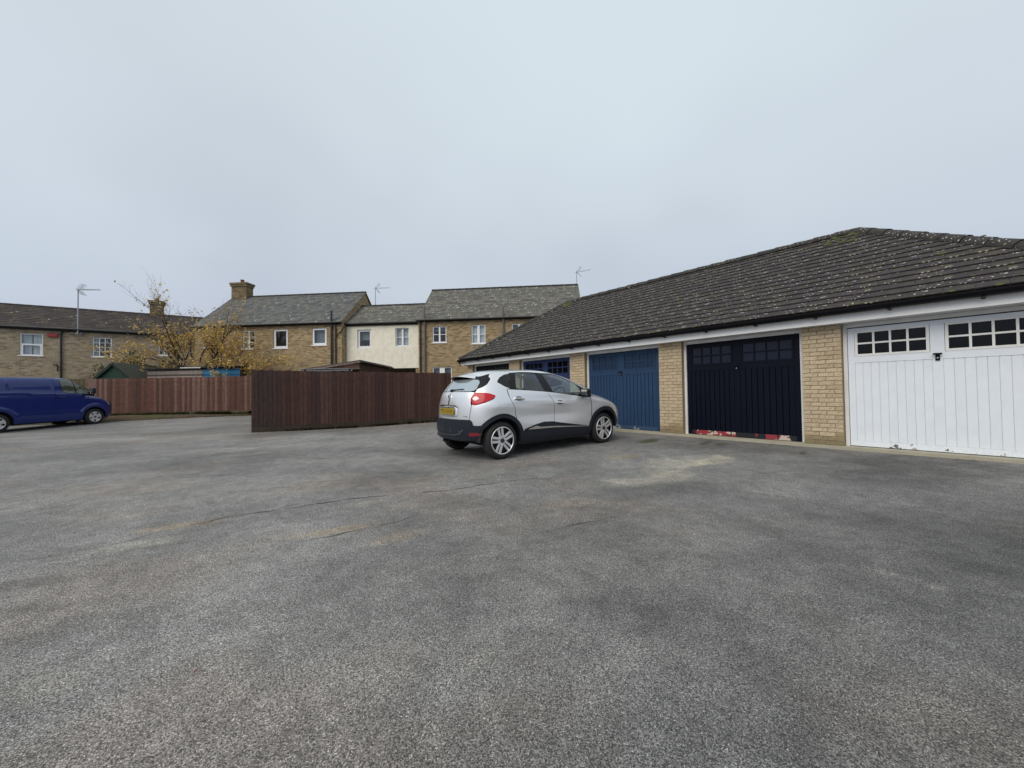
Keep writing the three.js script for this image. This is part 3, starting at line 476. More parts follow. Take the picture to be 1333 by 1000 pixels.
function house(name, label, pos, turn, o) {
  const H = thing(name, label, 'house', [pos[0], 0, pos[1]], turn, 'terraced houses behind the yard');
  const { x0, x1, base, eave, ridge, rz, wall, roof, wins = [] } = o, bz = rz * 2;
  const holes = wins.map(w => [w[0], w[1], w[2], w[3]]);
  part(H, 'wall', merge([wallWithHoles(x0, x1, o.wallFrom ?? base, eave, holes), bx(x0, x1, base, eave, bz, bz + .24), ...(o.under ? [bx(x0, x1, base, eave, -3.2, -3.0)] : []),
    (() => { const s = new THREE.Shape(); s.moveTo(0, base); s.lineTo(-bz, base); s.lineTo(-bz, eave); s.lineTo(-rz, ridge - .05); s.lineTo(0, eave); s.closePath(); const out = []; for (const x of [x0 + .003, x1 - .243]) { const g = new THREE.ExtrudeGeometry(s, { depth: .24, bevelEnabled: false }); g.rotateY(Math.PI / 2); g.translate(x, 0, -.001); out.push(flat(g)); } return merge(out); })()]), wall);
  part(H, 'ceiling', merge([bx(x0 + .25, x1 - .25, eave - .05, eave - .02, bz + .25, -.25), bx(x0 + .25, x1 - .25, o.floor ?? 2.75, (o.floor ?? 2.75) + .15, bz + .25, -.25), bx(x0 + .26, x1 - .26, base + .01, eave - .06, -2.6, -2.5)]), M.room);
  const ov = .16, dy = (ridge - eave) / -rz * ov, rx0 = x0 - .06, rx1 = x1 + .06;
  const n = o.rows ?? 17, rf = part(H, 'roof', merge([courses(rx0, rx1, ov, eave - dy + .06, rz, ridge + .06, n), courses(rx1, rx0, bz - ov, eave - dy + .06, rz, ridge + .06, n), (() => { const p = [[rx0, eave - dy + .02, ov], [rx1, eave - dy + .02, ov], [rx1, ridge + .02, rz], [rx0, ridge + .02, rz], [rx0, eave - dy + .02, bz - ov], [rx1, eave - dy + .02, bz - ov]], q = [], u = []; for (const i of [0, 1, 2, 0, 2, 3, 5, 4, 3, 5, 3, 2]) { q.push(...p[i]); u.push(p[i][0], p[i][2]); } const g = geom(q, q.slice().fill(0), u); g.computeVertexNormals(); return g; })()]), roof);
  part(rf, 'ridge', (() => { const l = []; for (let x = rx0; x < rx1 - .1; x += .45) l.push(cyl(V(x, ridge + .03, rz), V(Math.min(x + .45, rx1), ridge + .03, rz), .10, .09, 8)); return merge(l); })(), o.ridgeMat ?? M.feltBlack);
  part(rf, 'verge_trim', merge([x0, x1].flatMap(x => { const s = x === x0 ? -1 : 1; return [1, -1].map(k => { const a = V(x + s * .05, eave - dy + .015, k > 0 ? ov : bz - ov), b = V(x + s * .05, ridge + .015, rz); return cyl(a, b, .03, .03, 4); }); })), o.vergeMat ?? M.mortar);
  const gt = part(H, 'gutter', merge([cyl(V(rx0, eave - dy + .015, ov + .05), V(rx1, eave - dy + .015, ov + .05), .058, .058, 8), bx(rx0 + .07, rx1 - .07, eave - .2, eave - .04, .002, .03)]), M.pipeBlack);
  for (const w of wins) makeWindow(H, ...w.slice(0, 4), w[4]);
  return H;
}
const pipe = (H, name, pts, r, m) => part(H, name, (() => { const c = new THREE.CatmullRomCurve3(pts.map(p => V(...p)), false, 'catmullrom', .08); return new THREE.TubeGeometry(c, pts.length * 14, r, 8); })(), m);
function chimney(H, x, y0, y1, z, w, d, pots) {
  const c = part(H, 'chimney', merge([bx(x - w / 2, x + w / 2, y0, y1, z - d / 2, z + d / 2), bx(x - w / 2 - .05, x + w / 2 + .05, y1 - .22, y1 - .08, z - d / 2 - .05, z + d / 2 + .05), bx(x - w / 2 - .09, x + w / 2 + .09, y1 - .08 + .002, y1 + .05, z - d / 2 - .09, z + d / 2 + .09)]), M.chimney);
  for (const [q, h] of pots) { const s = [[.001, 0], [.15, 0], [.15, .06], [.115, .1], [.105, h - .06], [.125, h - .05], [.125, h], [.08, h]].map(a => new THREE.Vector2(...a)); const g = new THREE.LatheGeometry(s, 14); g.translate(q, y1 + .045, z); part(c, 'chimney_pot', g, M.pot); }
}
const rad = Math.PI / 180;
const win2 = { nx: 2, ny: 2, mullion: .09 };
{ // plain brick terrace with brown tiled roof
  const H = house('terraced_house', 'grey buff brick terrace with dark brown tiled roof behind the blue van', [-23.76, -23.515], 32.3 * rad, {
    x0: -26, x1: 5.2, base: .15, eave: 5.2, ridge: 6.78, rz: -3, wall: M.brickTerrace, roof: M.pantile, rows: 13, ridgeMat: M.pantile,
    wins: [[-4.14, 3.58, -3.27, 4.81, { nx: 1, sash: true, curtain: [[0, .47], [.52, 1]] }], [-1.31, 3.6, -.49, 4.76, { nx: 3, ny: 4, bar: .035, curtain: [[0, .25]] }], [1.62, 3.8, 2.22, 4.75, { nx: 2, ny: 3, bar: .035, curtain: [[.3, .7]] }], [-8.6, 3.58, -7.7, 4.81, { nx: 1, sash: true }], [-13.2, 3.58, -12.3, 4.81, { nx: 1, sash: true }], [-18.2, 3.58, -17.3, 4.81, { nx: 1, sash: true }]]
  });
  part(H, 'alarm_box', (() => { const g = new RoundedBoxGeometry(.40, .2, .09, 3, .03); g.translate(-2.89, 4.75, .045); return g; })(), M.alarm);
  pipe(H, 'downpipe', [[-2.2, 5.10, .18], [-2.28, 5.06, .16], [-2.5, 5.0, .07], [-2.56, 4.9, .06], [-2.55, 3, .06], [-2.54, .3, .06]], .042, M.pipeBlack);
  pipe(H, 'flue', [[-2.85, 3.05, .06], [-2.72, 3.1, .06], [-2.68, 3.0, .06], [-2.68, 2.7, .06]], .03, M.pipeBlack);
  chimney(H, 1.0, 6.4, 7.72, -3, .66, .5, [[1.0, .2]]);
}
{ // brick house with slate roof and chimney at its gable
  const H = house('slate_roofed_house', 'yellow brown brick house with grey slate roof and a broad chimney on its gable', [-10.25, -23.19], -5.5 * rad, {
    x0: -9.65, x1: .03, base: .15, eave: 5.6, ridge: 8.05, rz: -3, wall: M.brickHouse, roof: M.slate, rows: 17,
    wins: [[-9.0, 4.2, -8.3, 5.18, win2], [-6.43, 4.05, -5.61, 5.18, { nx: 2, ny: 3, mullion: .09, curtain: [[.05, .3]] }], [-4.38, 4.04, -3.45, 5.2, { nx: 1, casement: true, blind: .9 }], [-1.88, 4.17, -.95, 5.2, { nx: 1, casement: true, blind: .05 }], [-6.56, 1.6, -5.67, 2.69, { nx: 2, mullion: .14 }]]
  });
  pipe(H, 'soil_pipe', [[-.57, 6.22, .10], [-.57, 5.5, .10], [-.57, .3, .10]], .058, M.pipeBlack);
  pipe(H, 'downpipe', [[-.33, 5.5, .16], [-.33, 5.35, .07], [-.33, 3, .06], [-.33, .3, .06]], .04, M.pipeBlack);
  pipe(H, 'branch_pipe', [[.2, 5.25, .05], [.0, 4.95, .07], [-.2, 4.8, .08], [-.33, 4.7, .07]], .035, M.pipeBlack);
  chimney(H, -9.0, 7.4, 9.0, -3, 1.12, .62, [[-9.0, .28]]);
}
{ // low cream rendered link over a passage
  const cx = -10.25 + .5 * Math.sin(5.5 * rad), cz = -23.19 - .5 * Math.cos(5.5 * rad);
  const H = house('rendered_house', 'low cream rendered house with slate roof linking the two brick houses over a passage', [cx, cz], -5.5 * rad, {
    x0: .05, x1: 4.66, base: .15, eave: 5.56, ridge: 6.98, rz: -2, wall: M.brickHouse, roof: M.slateOld, rows: 11, wallFrom: 2.72, floor: 2.72, under: true,
    wins: [[.76, 3.98, 1.64, 5.11, { nx: 1, casement: true, blind: .45 }], [3.18, 4.04, 4.02, 5.14, { nx: 2, ny: 2, mullion: .1, curtain: [[0, .46], [.54, 1]] }]]
  });
  part(H, 'rendered_panel', wallWithHoles(.06, 4.63, 2.70, 5.30, [[.76, 3.98, 1.64, 5.11], [3.18, 4.04, 4.02, 5.14]], .03).translate(0, 0, .032), M.rendering);
}
{ // second brick house
  const H = house('slate_roofed_house', 'yellow brown brick house with lichen spotted slate roof rising behind the garage block', [-3.425, -22.74], -5.5 * rad, {
    x0: -2.13, x1: 7.5, base: .15, eave: 5.6, ridge: 8.05, rz: -3, wall: M.brickHouse, roof: M.slateOld, rows: 17, vergeMat: M.slateOld,
    wins: [[-1.27, 4.16, -.43, 5.13, win2], [1.08, 4.04, 1.91, 5.15, { nx: 2, ny: 2, mullion: .14, curtain: [[0, 1]] }], [3.47, 4.07, 4.3, 5.15, win2], [-1.29, 1.6, -.13, 2.7, { nx: 2, mullion: .3, ny: 1 }]]
  });
  pipe(H, 'soil_pipe', [[-1.72, 6.25, .1], [-1.72, 5.5, .1], [-1.72, .3, .1]], .062, M.pipeGrey);
  pipe(H, 'downpipe', [[-1.99, 5.5, .16], [-1.99, 5.35, .07], [-1.99, .3, .06]], .045, M.pipeBlack);
  pipe(H, 'soil_pipe', [[2.98, 6.13, .1], [2.98, 5.5, .1], [2.98, .3, .1]], .058, M.pipeGrey);
}
// television aerials
function aerial(label, base, top, dir, boom, els, s = 1) {
  const A = thing('television_aerial', label, 'aerial', [base.x, base.y, base.z], 0, 'television aerials'), h = top.y - base.y;
  part(A, 'mast', cyl(V(0, 0, 0), V(0, h, 0), .026 * s, .022 * s, 8), M.aerial);
  part(A, 'bracket', merge([bx(-.05, .05, .02, .08, -.16, .05), bx(-.07, .07, -.03, .13, -.2, -.16)]), M.aerial);
  const d = V(Math.cos(dir), 0, -Math.sin(dir)), n = V(d.z, 0, -d.x), y = h - .06;
  part(A, 'boom', cyl(V(0, y, 0).addScaledVector(d, -.1), V(0, y, 0).addScaledVector(d, boom), .014 * s, .012 * s, 6), M.aerial);
  for (let i = 0; i < els; i++) { const c = V(0, y + .012, 0).addScaledVector(d, lerp(.28, boom - .03, i / (els - 1))), hl = lerp(.14, .10, i / els); part(A, 'element', cyl(c.clone().addScaledVector(n, -hl), c.clone().addScaledVector(n, hl), .007 * s, .007 * s, 5), M.aerial); }
  const rl = []; for (const k of [-1, 1]) for (let i = 0; i < 5; i++) { const c = V(0, y, 0).addScaledVector(d, .07 + i * .055).add(V(0, k * (.04 + i * .065), 0)); rl.push(cyl(c.clone().addScaledVector(n, -.2), c.clone().addScaledVector(n, .2), .008 * s, .008 * s, 5)); }
  for (const k of [-1, 1]) rl.push(cyl(V(0, y, 0).addScaledVector(d, .05), V(0, y + k * .32, 0).addScaledVector(d, .31), .01 * s, .01 * s, 5));
  part(A, 'reflector', merge(rl), M.aerial);
  return A;
}
{
  const f = (o, turn, x, y, z) => V(o[0] + Math.cos(turn) * x + Math.sin(turn) * z, y, o[1] - Math.sin(turn) * x + Math.cos(turn) * z);
  const a = f([-23.76, -23.515], 32.3 * rad, -1.85, 4.86, .22); aerial('television aerial on a tall mast fixed to the terrace wall', a, V(0, 7.52, 0), .08, 1.2, 12, 1.25);
  const b = f([-10.2, -23.69], -5.5 * rad, .98, 6.98, -2.0); aerial('television aerial above the cream rendered house', b, V(0, 8.26, 0), -.1, 1.0, 8, 1);
  const c = f([-3.425, -22.74], -5.5 * rad, 7.48, 7.7, -3.0); aerial('television aerial at the end of the ridge behind the garages', c, V(0, 8.98, 0), -.55, .95, 7, 1);
}

// ---------- fences ----------
const boardGeo = {}; // feather-edged board, thick on one side
function boardShape(w, h, v) {
  const k = [w, h.toFixed(2), v].join(); if (boardGeo[k]) return boardGeo[k];
  const s = new THREE.Shape(); s.moveTo(0, -.014); s.lineTo(w, -.014); s.lineTo(w, -.006); s.lineTo(w - .026, -.006); s.lineTo(w - .026, .008); s.lineTo(.008, .024); s.lineTo(0, .020); s.closePath();
  const g = new THREE.ExtrudeGeometry(s, { depth: h, bevelEnabled: false }); g.rotateX(-Math.PI / 2); g.scale(1, 1, -1); // y up, z out
  const p = g.attributes.position, uv = g.attributes.uv, idx = []; for (let i = 0; i < p.count; i += 3) { for (const a of ['position', 'normal', 'uv']) { const t = g.attributes[a], n = t.itemSize, A = t.array; for (let q = 0; q < n; q++) { const b = A[(i + 1) * n + q]; A[(i + 1) * n + q] = A[(i + 2) * n + q]; A[(i + 2) * n + q] = b; } } }
  for (let i = 0; i < p.count; i++) uv.setXY(i, p.getX(i) + v * .173, p.getY(i) + v * .41);
  g.computeVertexNormals(); return boardGeo[k] = g;
}
function boardFence(label, A, B, topA, topB, pitch, mats, o = {}) {
  const L = Math.hypot(B[0] - A[0], B[1] - A[1]), turn = -Math.atan2(B[1] - A[1], B[0] - A[0]), F = thing('board_fence', label, 'fence', [A[0], 0, A[1]], turn, 'close boarded timber fences'), R = rng(o.seed ?? 9), n = Math.round(L / pitch);
  const at = x => { const t = x / L; return [lerp(A[0], B[0], t), lerp(A[1], B[1], t)]; }, gy = x => (o.base ? o.base(x / L) : groundY(...at(x))), gb = o.gravel ?? .15;
  for (let i = 0; i < n; i++) {
    const x = i * pitch, y0 = gy(x + pitch / 2) + gb + .005, h = lerp(topA, topB, (i + .5) / n) - y0 + (R() - .5) * .02, hs = Math.round(h / .02) * .02;
    const pick = o.pick ? o.pick(i / n, R) : mats[R() * mats.length | 0];
    const b = part(F, 'board', boardShape(pitch + .014, hs, R() * 5 | 0), pick); b.position.set(x, y0, (R() - .5) * .004); b.rotation.z = (R() - .5) * .006;
  }
  const nb = Math.max(1, Math.round(L / 2.4));
  for (let i = 0; i < nb; i++) { const x0 = L * i / nb, x1 = L * (i + 1) / nb, q = bx(0, x1 - x0 - .006, -.12, gb, -.012, .03); const g = part(F, 'gravel_board', q, o.gravelMat ?? M.gravelBoard); g.position.set(x0, (gy(x0) + gy(x1)) / 2, 0); g.rotation.z = Math.atan2(gy(x1) - gy(x0), x1 - x0); }
  for (let i = 0; i <= nb; i++) { const x = clamp(L * i / nb, .05, L - .05), y0 = gy(x); part(F, 'post', bx(x - .05, x + .05, y0 - .2, lerp(topA, topB, i / nb) - .03, -.13, -.03), M.post); }
  for (const f of [.25, .55, .88]) part(F, 'rail', (() => { const g = bx(0, L, -.035, .035, -.055, -.004); return g; })(), M.post).position.set(0, lerp(gy(L / 2), (topA + topB) / 2, f), 0);
  if (o.endPost) part(F, 'end_post', bx(-.075, -.004, gy(0) - .1, topA + .01, -.085, .025), M.fenceDark[4]);
  return F;
}
// the first panel, at the free end away from the garages, carries an older, darker stain with a clear edge
const FA = [-8.143, -12.181], FB = [-2.35, -14.95];
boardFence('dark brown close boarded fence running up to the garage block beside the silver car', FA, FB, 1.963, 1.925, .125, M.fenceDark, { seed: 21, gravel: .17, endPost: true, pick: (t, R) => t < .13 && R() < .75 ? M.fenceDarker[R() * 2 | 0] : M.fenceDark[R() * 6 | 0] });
boardFence('dark brown close boarded fence returning between the gardens and the alley', [-11.85, -20.1], FA.map((v, i) => v - [.03, -.04][i] - [.0, .06][i]), 2.0, 1.95, .125, M.fenceDark, { seed: 22, gravel: .17 });
boardFence('weathered red brown close boarded fence along the verge in front of the garden sheds', [-21.3, -19.28], [-11.7, -20.28], 2.10, 2.20, .12, M.fenceRed, { seed: 23, gravel: .09, gravelMat: M.gravelBoardPale, base: t => lerp(.27, .32, t), pick: (t, R) => (t < .12 && R() < .5) ? M.fenceRed[5] : M.fenceRed[R() * 6 | 0] });
boardFence('olive stained fence panel behind the windscreen of the blue van', [-25.5, -19.6], [-21.4, -19.45], 2.10, 2.12, .12, M.fenceOlive, { seed: 24, gravel: .1, base: () => .22 });

// ---------- sheds ----------
{
  const S = thing('green_shed', 'small dark green timber shed with a pointed gable above the red brown fence', 'shed', [-21.28, .19, -20.6], 0);
  const hw = .88, ev = 2.08, ap = 2.80, D = 2.6, sl = (ap - ev) / hw;
  const tri = d => { const s = new THREE.Shape([[-hw, 0], [hw, 0], [hw, ev], [0, ap], [-hw, ev]].map(q => new THREE.Vector2(...q))); const g = new THREE.ExtrudeGeometry(s, { depth: .03, bevelEnabled: false }); g.translate(0, 0, d); return g; };
  part(S, 'wall', merge([tri(-.04), tri(-D), bx(-hw, -hw + .03, 0, ev, -D + .03, -.05), bx(hw - .03, hw, 0, ev, -D + .03, -.05)]), M.shedGreenDark);
  for (let i = 0; i < 24; i++) { const y = i * .115 + .02, w = Math.min(hw, (ap - y - .11) / sl); if (w < .06) break; const g = bx(-w, w, 0, .108, 0, .014); const b = part(S, 'board', g, M.shedGreen); b.position.set(0, y, -.008); b.rotation.x = .06; }
  for (const k of [-1, 1]) {
    const L = Math.hypot(hw + .14, (hw + .14) * sl), a = Math.atan(sl);
    const r = part(S, 'roof_slope', bx(0, L, 0, .03, -D - .1, .12), M.felt); r.position.set(0, ap + .02, 0); r.rotation.z = k > 0 ? -a : Math.PI + a; if (k < 0) { r.rotation.z = a; r.geometry = bx(-L, 0, 0, .03, -D - .1, .12); }
    const b = part(S, 'barge_board', k > 0 ? bx(0, L, -.11, 0, .09, .115) : bx(-L, 0, -.11, 0, .09, .115), M.shedGreenDark); b.position.set(0, ap + .018, 0); b.rotation.z = k > 0 ? -a : a;
  }
  part(S, 'finial', bx(-.035, .035, ap - .06, ap + .09, .116, .135), M.gravelBoardPale);
}
function lowShed(name, label, x0, x1, z, y0, yl, yr, D, wallMat, boards, roofMat, tilt) {
  const S = thing(name, label, 'shed', [x0, y0, z], 0), w = x1 - x0, hl = yl - y0, hr = yr - y0;
  part(S, 'wall', merge([bx(.012, w - .012, 0, Math.min(hl, hr) - .12, -D, -.015)]), M.shedBrownDark);
  for (let i = 0; i < 40; i++) { const y = i * .095; if (y + .09 > Math.max(hl, hr) - .01) break; const b = part(S, 'board', bx(0, w, 0, .088, -.012, .010), wallMat[i % wallMat.length]); b.position.set(0, y, 0); b.rotation.x = .05; }
  const g = part(S, 'roof', bx(-.1, w + .1, 0, .07, -D - .1, .14), roofMat); g.position.set(0, hl, 0); g.rotation.z = Math.atan2(hr - hl, w); g.rotation.x = tilt;
  return S;
}
{
  const s = lowShed('timber_shed', 'weathered grey board shed with black felt roof between green shed and blue shed', -19.85, -16.85, -21.0, .19, 2.62, 2.70, .9, [M.shedGrey, woodH([.12, .09, .08]), woodH([.36, .30, .27])], 2, M.feltBlack, -.03);
  part(s, 'roof_edge', bx(1.9, 3.0, 2.50, 2.545, .145, .165), M.whitePaint);
  lowShed('blue_shed', 'bright blue painted board shed with dark flat roof', -16.82, -14.82, -21.0, .19, 2.70, 2.74, .4, [M.shedBlue, woodH([.025, .11, .24]), woodH([.05, .25, .46])], 2, M.feltBlack, -.03);
}
{ // brown pent roof shed behind the near fence
  const S = thing('brown_shed', 'brown timber shed with a sloping felt roof rising behind the dark fence', 'shed', [-9.3, .19, -17.5], 0), W = 2.36, D = 4.4, h0 = 2.10, h1 = 2.44;
  const side = new THREE.Shape([[0, 0], [W, 0], [W, h1], [0, h0]].map(q => new THREE.Vector2(...q))); const g = new THREE.ExtrudeGeometry(side, { depth: .04, bevelEnabled: false }); g.translate(0, 0, -.045);
  const g2 = g.clone(); g2.translate(0, 0, -D + .05);
  part(S, 'wall', merge([g, g2, bx(.01, .05, 0, h0, -D + .06, -.06), bx(W - .05, W - .01, 0, h1, -D + .06, -.06)]), M.shedBrownDark);
  for (let i = 0; i < 19; i++) { const y = i * .13; const xs = y + .13 < h0 ? 0 : clamp((y + .13 - h0) / (h1 - h0)) * W; if (W - xs < .1) break; const b = part(S, 'board', bx(xs, W - .06, 0, .125, 0, .014), M.shedBrown); b.position.set(0, y, -.006); b.rotation.x = .05; }
  for (let i = 0; i < 18; i++) { const b = part(S, 'side_board', bx(-.004, .012, 0, .125, -D + .06, -.06), M.shedBrownDark); b.position.set(W, i * .13, 0); }
  part(S, 'corner_post', bx(W - .055, W + .016, 0, h1 - .01, -.05, .022), M.shedBrown);
  for (const z of [-1.4, -2.8]) part(S, 'window_frame', merge([bx(W + .014, W + .035, 1.75, 2.2, z - .03, z + .03), bx(W + .014, W + .03, 1.72, 1.77, z - .6, z + .6)]), M.shedBrown);
  const L = Math.hypot(W + .3, (h1 - h0) * (W + .3) / W), r = part(S, 'roof', bx(-L + .12, .12, 0, .045, -D - .12, .16), M.felt); r.position.set(W, h1 + .015, 0); r.rotation.z = Math.atan2(h1 - h0, W);
  const ft = part(S, 'roof_trim', bx(-L + .12, .12, -.07, -.004, .135, .16), wood([.19, .13, .11])); ft.position.copy(r.position); ft.rotation.copy(r.rotation);
  part(S, 'gutter_end', merge([cyl(V(W + .16, h1 - .01, -D - .1), V(W + .16, h1 - .01, .1), .045, .045, 8), cyl(V(W + .16, h1 - .02, -D), V(W + .16, h1 - .3, -D), .03, .03, 8)]), M.pipeBlack);
}
{ // white plastic lean-to roof in front of the brown shed
  const S = thing('lean_to', 'low white plastic lean to roof just behind the dark brown fence', 'lean-to', [-8.95, .27, -16.4], 0), W = 2.1;
  part(S, 'roof', (() => { const s = new THREE.Shape(); const n = 42; s.moveTo(0, 0); for (let i = 0; i <= n; i++) s.lineTo(W * i / n, .003 * Math.sin(i * 1.5)); for (let i = n; i >= 0; i--) s.lineTo(W * i / n, -.006 + .003 * Math.sin(i * 1.5)); const g = new THREE.ExtrudeGeometry(s, { depth: 1.1, bevelEnabled: false }); g.translate(0, 0, -1.05); g.rotateX(.05); g.translate(0, 2.0, 0); return g; })(), std({ color: RGB(.80, .82, .84), roughness: .35 }));
  for (const [x, z] of [[.08, -.1], [W - .08, -.1], [.08, -1], [W - .08, -1]]) part(S, 'post', bx(x - .04, x + .04, 0, 1.97 - z * .04, z - .04, z + .04), M.post);
  part(S, 'eaves_rail', bx(0, W, 1.90, 1.965, -.14, -.1), M.whitePaint);
}

// ---------- vegetation ----------
function leafQuad(P, N, U, c, s, R) {   // one folded leaf: two triangles, turned at random
  const a = R() * 6.283, b = Math.acos(2 * R() - 1), d = V(Math.sin(b) * Math.cos(a), Math.cos(b), Math.sin(b) * Math.sin(a)), e = V(R() - .5, R() - .5, R() - .5).cross(d).normalize();
  const p = [c.clone().addScaledVector(d, -s), c.clone().addScaledVector(e, s * .55), c.clone().addScaledVector(d, s), c.clone().addScaledVector(e, -s * .55)], n = new THREE.Vector3().crossVectors(e, d);
  for (const i of [0, 1, 2, 0, 2, 3]) { P.push(p[i].x, p[i].y, p[i].z); N.push(n.x, n.y, n.z); U.push(0, 0); }
}
const leafMat = c => new THREE.MeshPhysicalMaterial({ color: RGB(...c), roughness: .9, transmission: .35, thickness: 0, side: THREE.DoubleSide });
{
  const T = thing('small_tree', 'bare branched tree with thinning yellow autumn leaves behind the garden sheds', 'tree', [-18.2, .19, -22.0], 0), R = rng(77);
  const wood1 = [], twigs = [], leaves = [[], [], []].map(() => ({ P: [], N: [], U: [] }));
  const leafAt = p => { // leaves cling low and to the right of the crown; the top and left are almost bare
    const wx = p.x, wy = p.y; let d = .24 + .9 * sstep(5.2, 3.2, wy) * sstep(-3.5, -.5, wx) + .5 * sstep(4.9, 4.2, wy) * sstep(-3.6, -1.5, wx) * .6; if (wy > 5.0) d = .10; if (wx > 3.6) d *= .5; return d * (wx < -1.5 ? .6 : 1);
  };
  function grow(p, d, len, r, depth) {
    const n = Math.max(2, Math.round(len / .28)); let q = p.clone(), dir = d.clone(), rr = r;
    for (let i = 0; i < n; i++) {
      dir.add(V((R() - .5) * .30, (R() - .42) * .22, (R() - .5) * .30)).normalize(); const e = q.clone().addScaledVector(dir, len / n), r2 = rr * (1 - .55 / n);
      (depth > 2 ? twigs : wood1).push(flat(cyl(q, e, rr, r2, depth > 2 ? 4 : depth > 1 ? 5 : 8)));
      if (depth >= 2) { const k = leafAt(e); const m = depth >= 3 ? 3 : 2; for (let a = 0; a < m; a++) if (R() < k) { const t = R(), L = leaves[t < .55 ? 0 : t < .85 ? 1 : 2]; leafQuad(L.P, L.N, L.U, e.clone().add(V((R() - .5) * .26, (R() - .5) * .26, (R() - .5) * .26)), .045 + R() * .05, R); } }
      if (depth < 4 && (i > 0 || depth > 1)) { const kids = depth === 3 ? (R() < .8 ? 1 : 0) : depth === 0 ? 0 : R() < .78 ? 1 : 0; for (let c = 0; c < kids; c++) { const s = dir.clone().applyAxisAngle(V(0, 1, 0), (R() - .5) * 2.6).add(V((R() - .5) * 1.1, (R() - .35) * .8, (R() - .5) * 1.1)).normalize(); grow(e, s, len * (.38 + R() * .24), Math.max(.0045, r2 * .52), depth + 1); } }
      q = e; rr = r2;
    }
    if (depth < 3) for (let c = 0; c < 2; c++) grow(q, dir.clone().add(V((R() - .5) * .9, (R() - .4) * .6, (R() - .5) * .9)).normalize(), len * .62, rr * .72, depth + 1);
  }
  const stems = [[V(.1, 0, 0), V(-.10, 1, .05), 2.7, .10], [V(.35, 0, .1), V(.12, 1, 0), 2.5, .09], [V(.5, 0, -.1), V(.42, 1, .1), 2.3, .075], [V(0, 0, -.2), V(-.4, 1, -.1), 2.5, .075]];
  for (const [p, d, l, r] of stems) grow(p, d.normalize(), l, r, 0);
  // long thin limbs reaching up and out, nearly bare at their ends
  for (const [p, d, l, up] of [[V(-.6, 3.0, 0), V(-.50, 1, .1), 2.5], [V(-.5, 2.7, .2), V(-1, .42, 0), 1.9], [V(-.7, 3.1, -.1), V(-1, .85, .1), 1.9], [V(-.3, 2.9, .1), V(-.5, .8, .2), 2.2], [V(-.1, 3.0, -.1), V(-.1, .9, .1), 1.6], [V(.3, 2.9, -.1), V(.4, .8, .2), 1.9], [V(.7, 2.7, 0), V(.8, .62, .1), 2.2], [V(.9, 2.4, .1), V(1, .30, .1), 2.2], [V(1.1, 2.9, 0), V(.75, .85, .1), 1.9], [V(.9, 2.2, -.1), V(1, .1, .2), 2.0], [V(-.4, 2.3, .1), V(-1, .15, .2), 1.9]]) grow(p, d.normalize(), l, .038, 1);
  for (let i = 0; i < 2300; i++) { const a = R() * 6.283, b = Math.pow(R(), .6), p = V(.7 + Math.cos(a) * b * 3.0, 3.85 + Math.sin(a) * b * 1.45 - .12 * Math.abs(Math.cos(a) * b * 2), (R() - .5) * 2.0); if (fbm(p.x * 1.3 + 7, p.y * 1.5, 31, 3) < .48) continue; const t = R(), L = leaves[t < .5 ? 0 : t < .8 ? 1 : 2]; leafQuad(L.P, L.N, L.U, p, .03 + R() * .045, R); }
  const bark = std({ color: RGB(.045, .036, .032), map: mott, roughness: 1 });
  const trunk = part(T, 'trunk', merge(wood1), bark); part(trunk, 'twigs', merge(twigs), std({ color: RGB(.20, .16, .14), roughness: 1 }));
  [[.56, .38, .11], [.45, .31, .13], [.70, .48, .09]].forEach((c, i) => { const l = leaves[i]; if (l.P.length) part(T, 'crown', geom(l.P, l.N, l.U), leafMat(c)); });
}
function bush(label, x, y, z, rx, ry, rz, n, cols, seed) {
  const B = thing('garden_shrub', label, 'shrub', [x, y, z], 0, 'shrubs behind the sheds'), R = rng(seed), L = cols.map(() => ({ P: [], N: [], U: [] })), st = [];
  for (let i = 0; i < n; i++) { const a = R() * 6.283, e = R() * 1.5, k = .45 + .55 * Math.pow(R(), .5), w = 1 + .5 * (fbm(Math.cos(a) * 2 + seed, e * 2 + Math.sin(a) * 2, 3, 2) - .5); leafQuad(L[R() * cols.length | 0].P, L[0].N, L[0].U, V(Math.cos(a) * Math.cos(e) * rx * k * w, Math.sin(e) * ry * k * w, Math.sin(a) * Math.cos(e) * rz * k * w), .04 + R() * .05, R); }
  for (const l of L) { l.N = []; l.U = []; for (let i = 0; i < l.P.length; i += 9) { const a = V(...l.P.slice(i, i + 3)), b = V(...l.P.slice(i + 3, i + 6)), c = V(...l.P.slice(i + 6, i + 9)), m = b.sub(a).cross(c.sub(a)).normalize(); for (let q = 0; q < 3; q++) { l.N.push(m.x, m.y, m.z); l.U.push(0, 0); } } }
  for (let i = 0; i < 14; i++) { const a = R() * 6.283; st.push(flat(cyl(V(Math.cos(a) * .1, 0, Math.sin(a) * .1), V(Math.cos(a) * rx * .6, ry * (.5 + R() * .3), Math.sin(a) * rz * .6), .02, .008, 5))); }
  part(B, 'stems', merge(st), std({ color: RGB(.05, .04, .03), roughness: 1 }));
  L.forEach((l, i) => part(B, 'foliage', geom(l.P, l.N, l.U), leafMat(cols[i])));
}
bush('dark green garden shrub growing above the roof of the green shed', -22.6, .19, -23.2, 1.5, 3.45, .8, 2600, [[.075, .10, .028], [.10, .12, .035], [.05, .07, .022]], 61);
bush('olive and yellow shrub behind the weathered grey shed', -20.2, .19, -22.9, 1.5, 2.95, .7, 2000, [[.16, .14, .035], [.09, .085, .03], [.26, .18, .045]], 62);
bush('ragged green climber against the terrace wall beside the green shed', -22.9, .19, -21.4, .8, 2.75, .5, 700, [[.10, .105, .04], [.15, .13, .06]], 63);
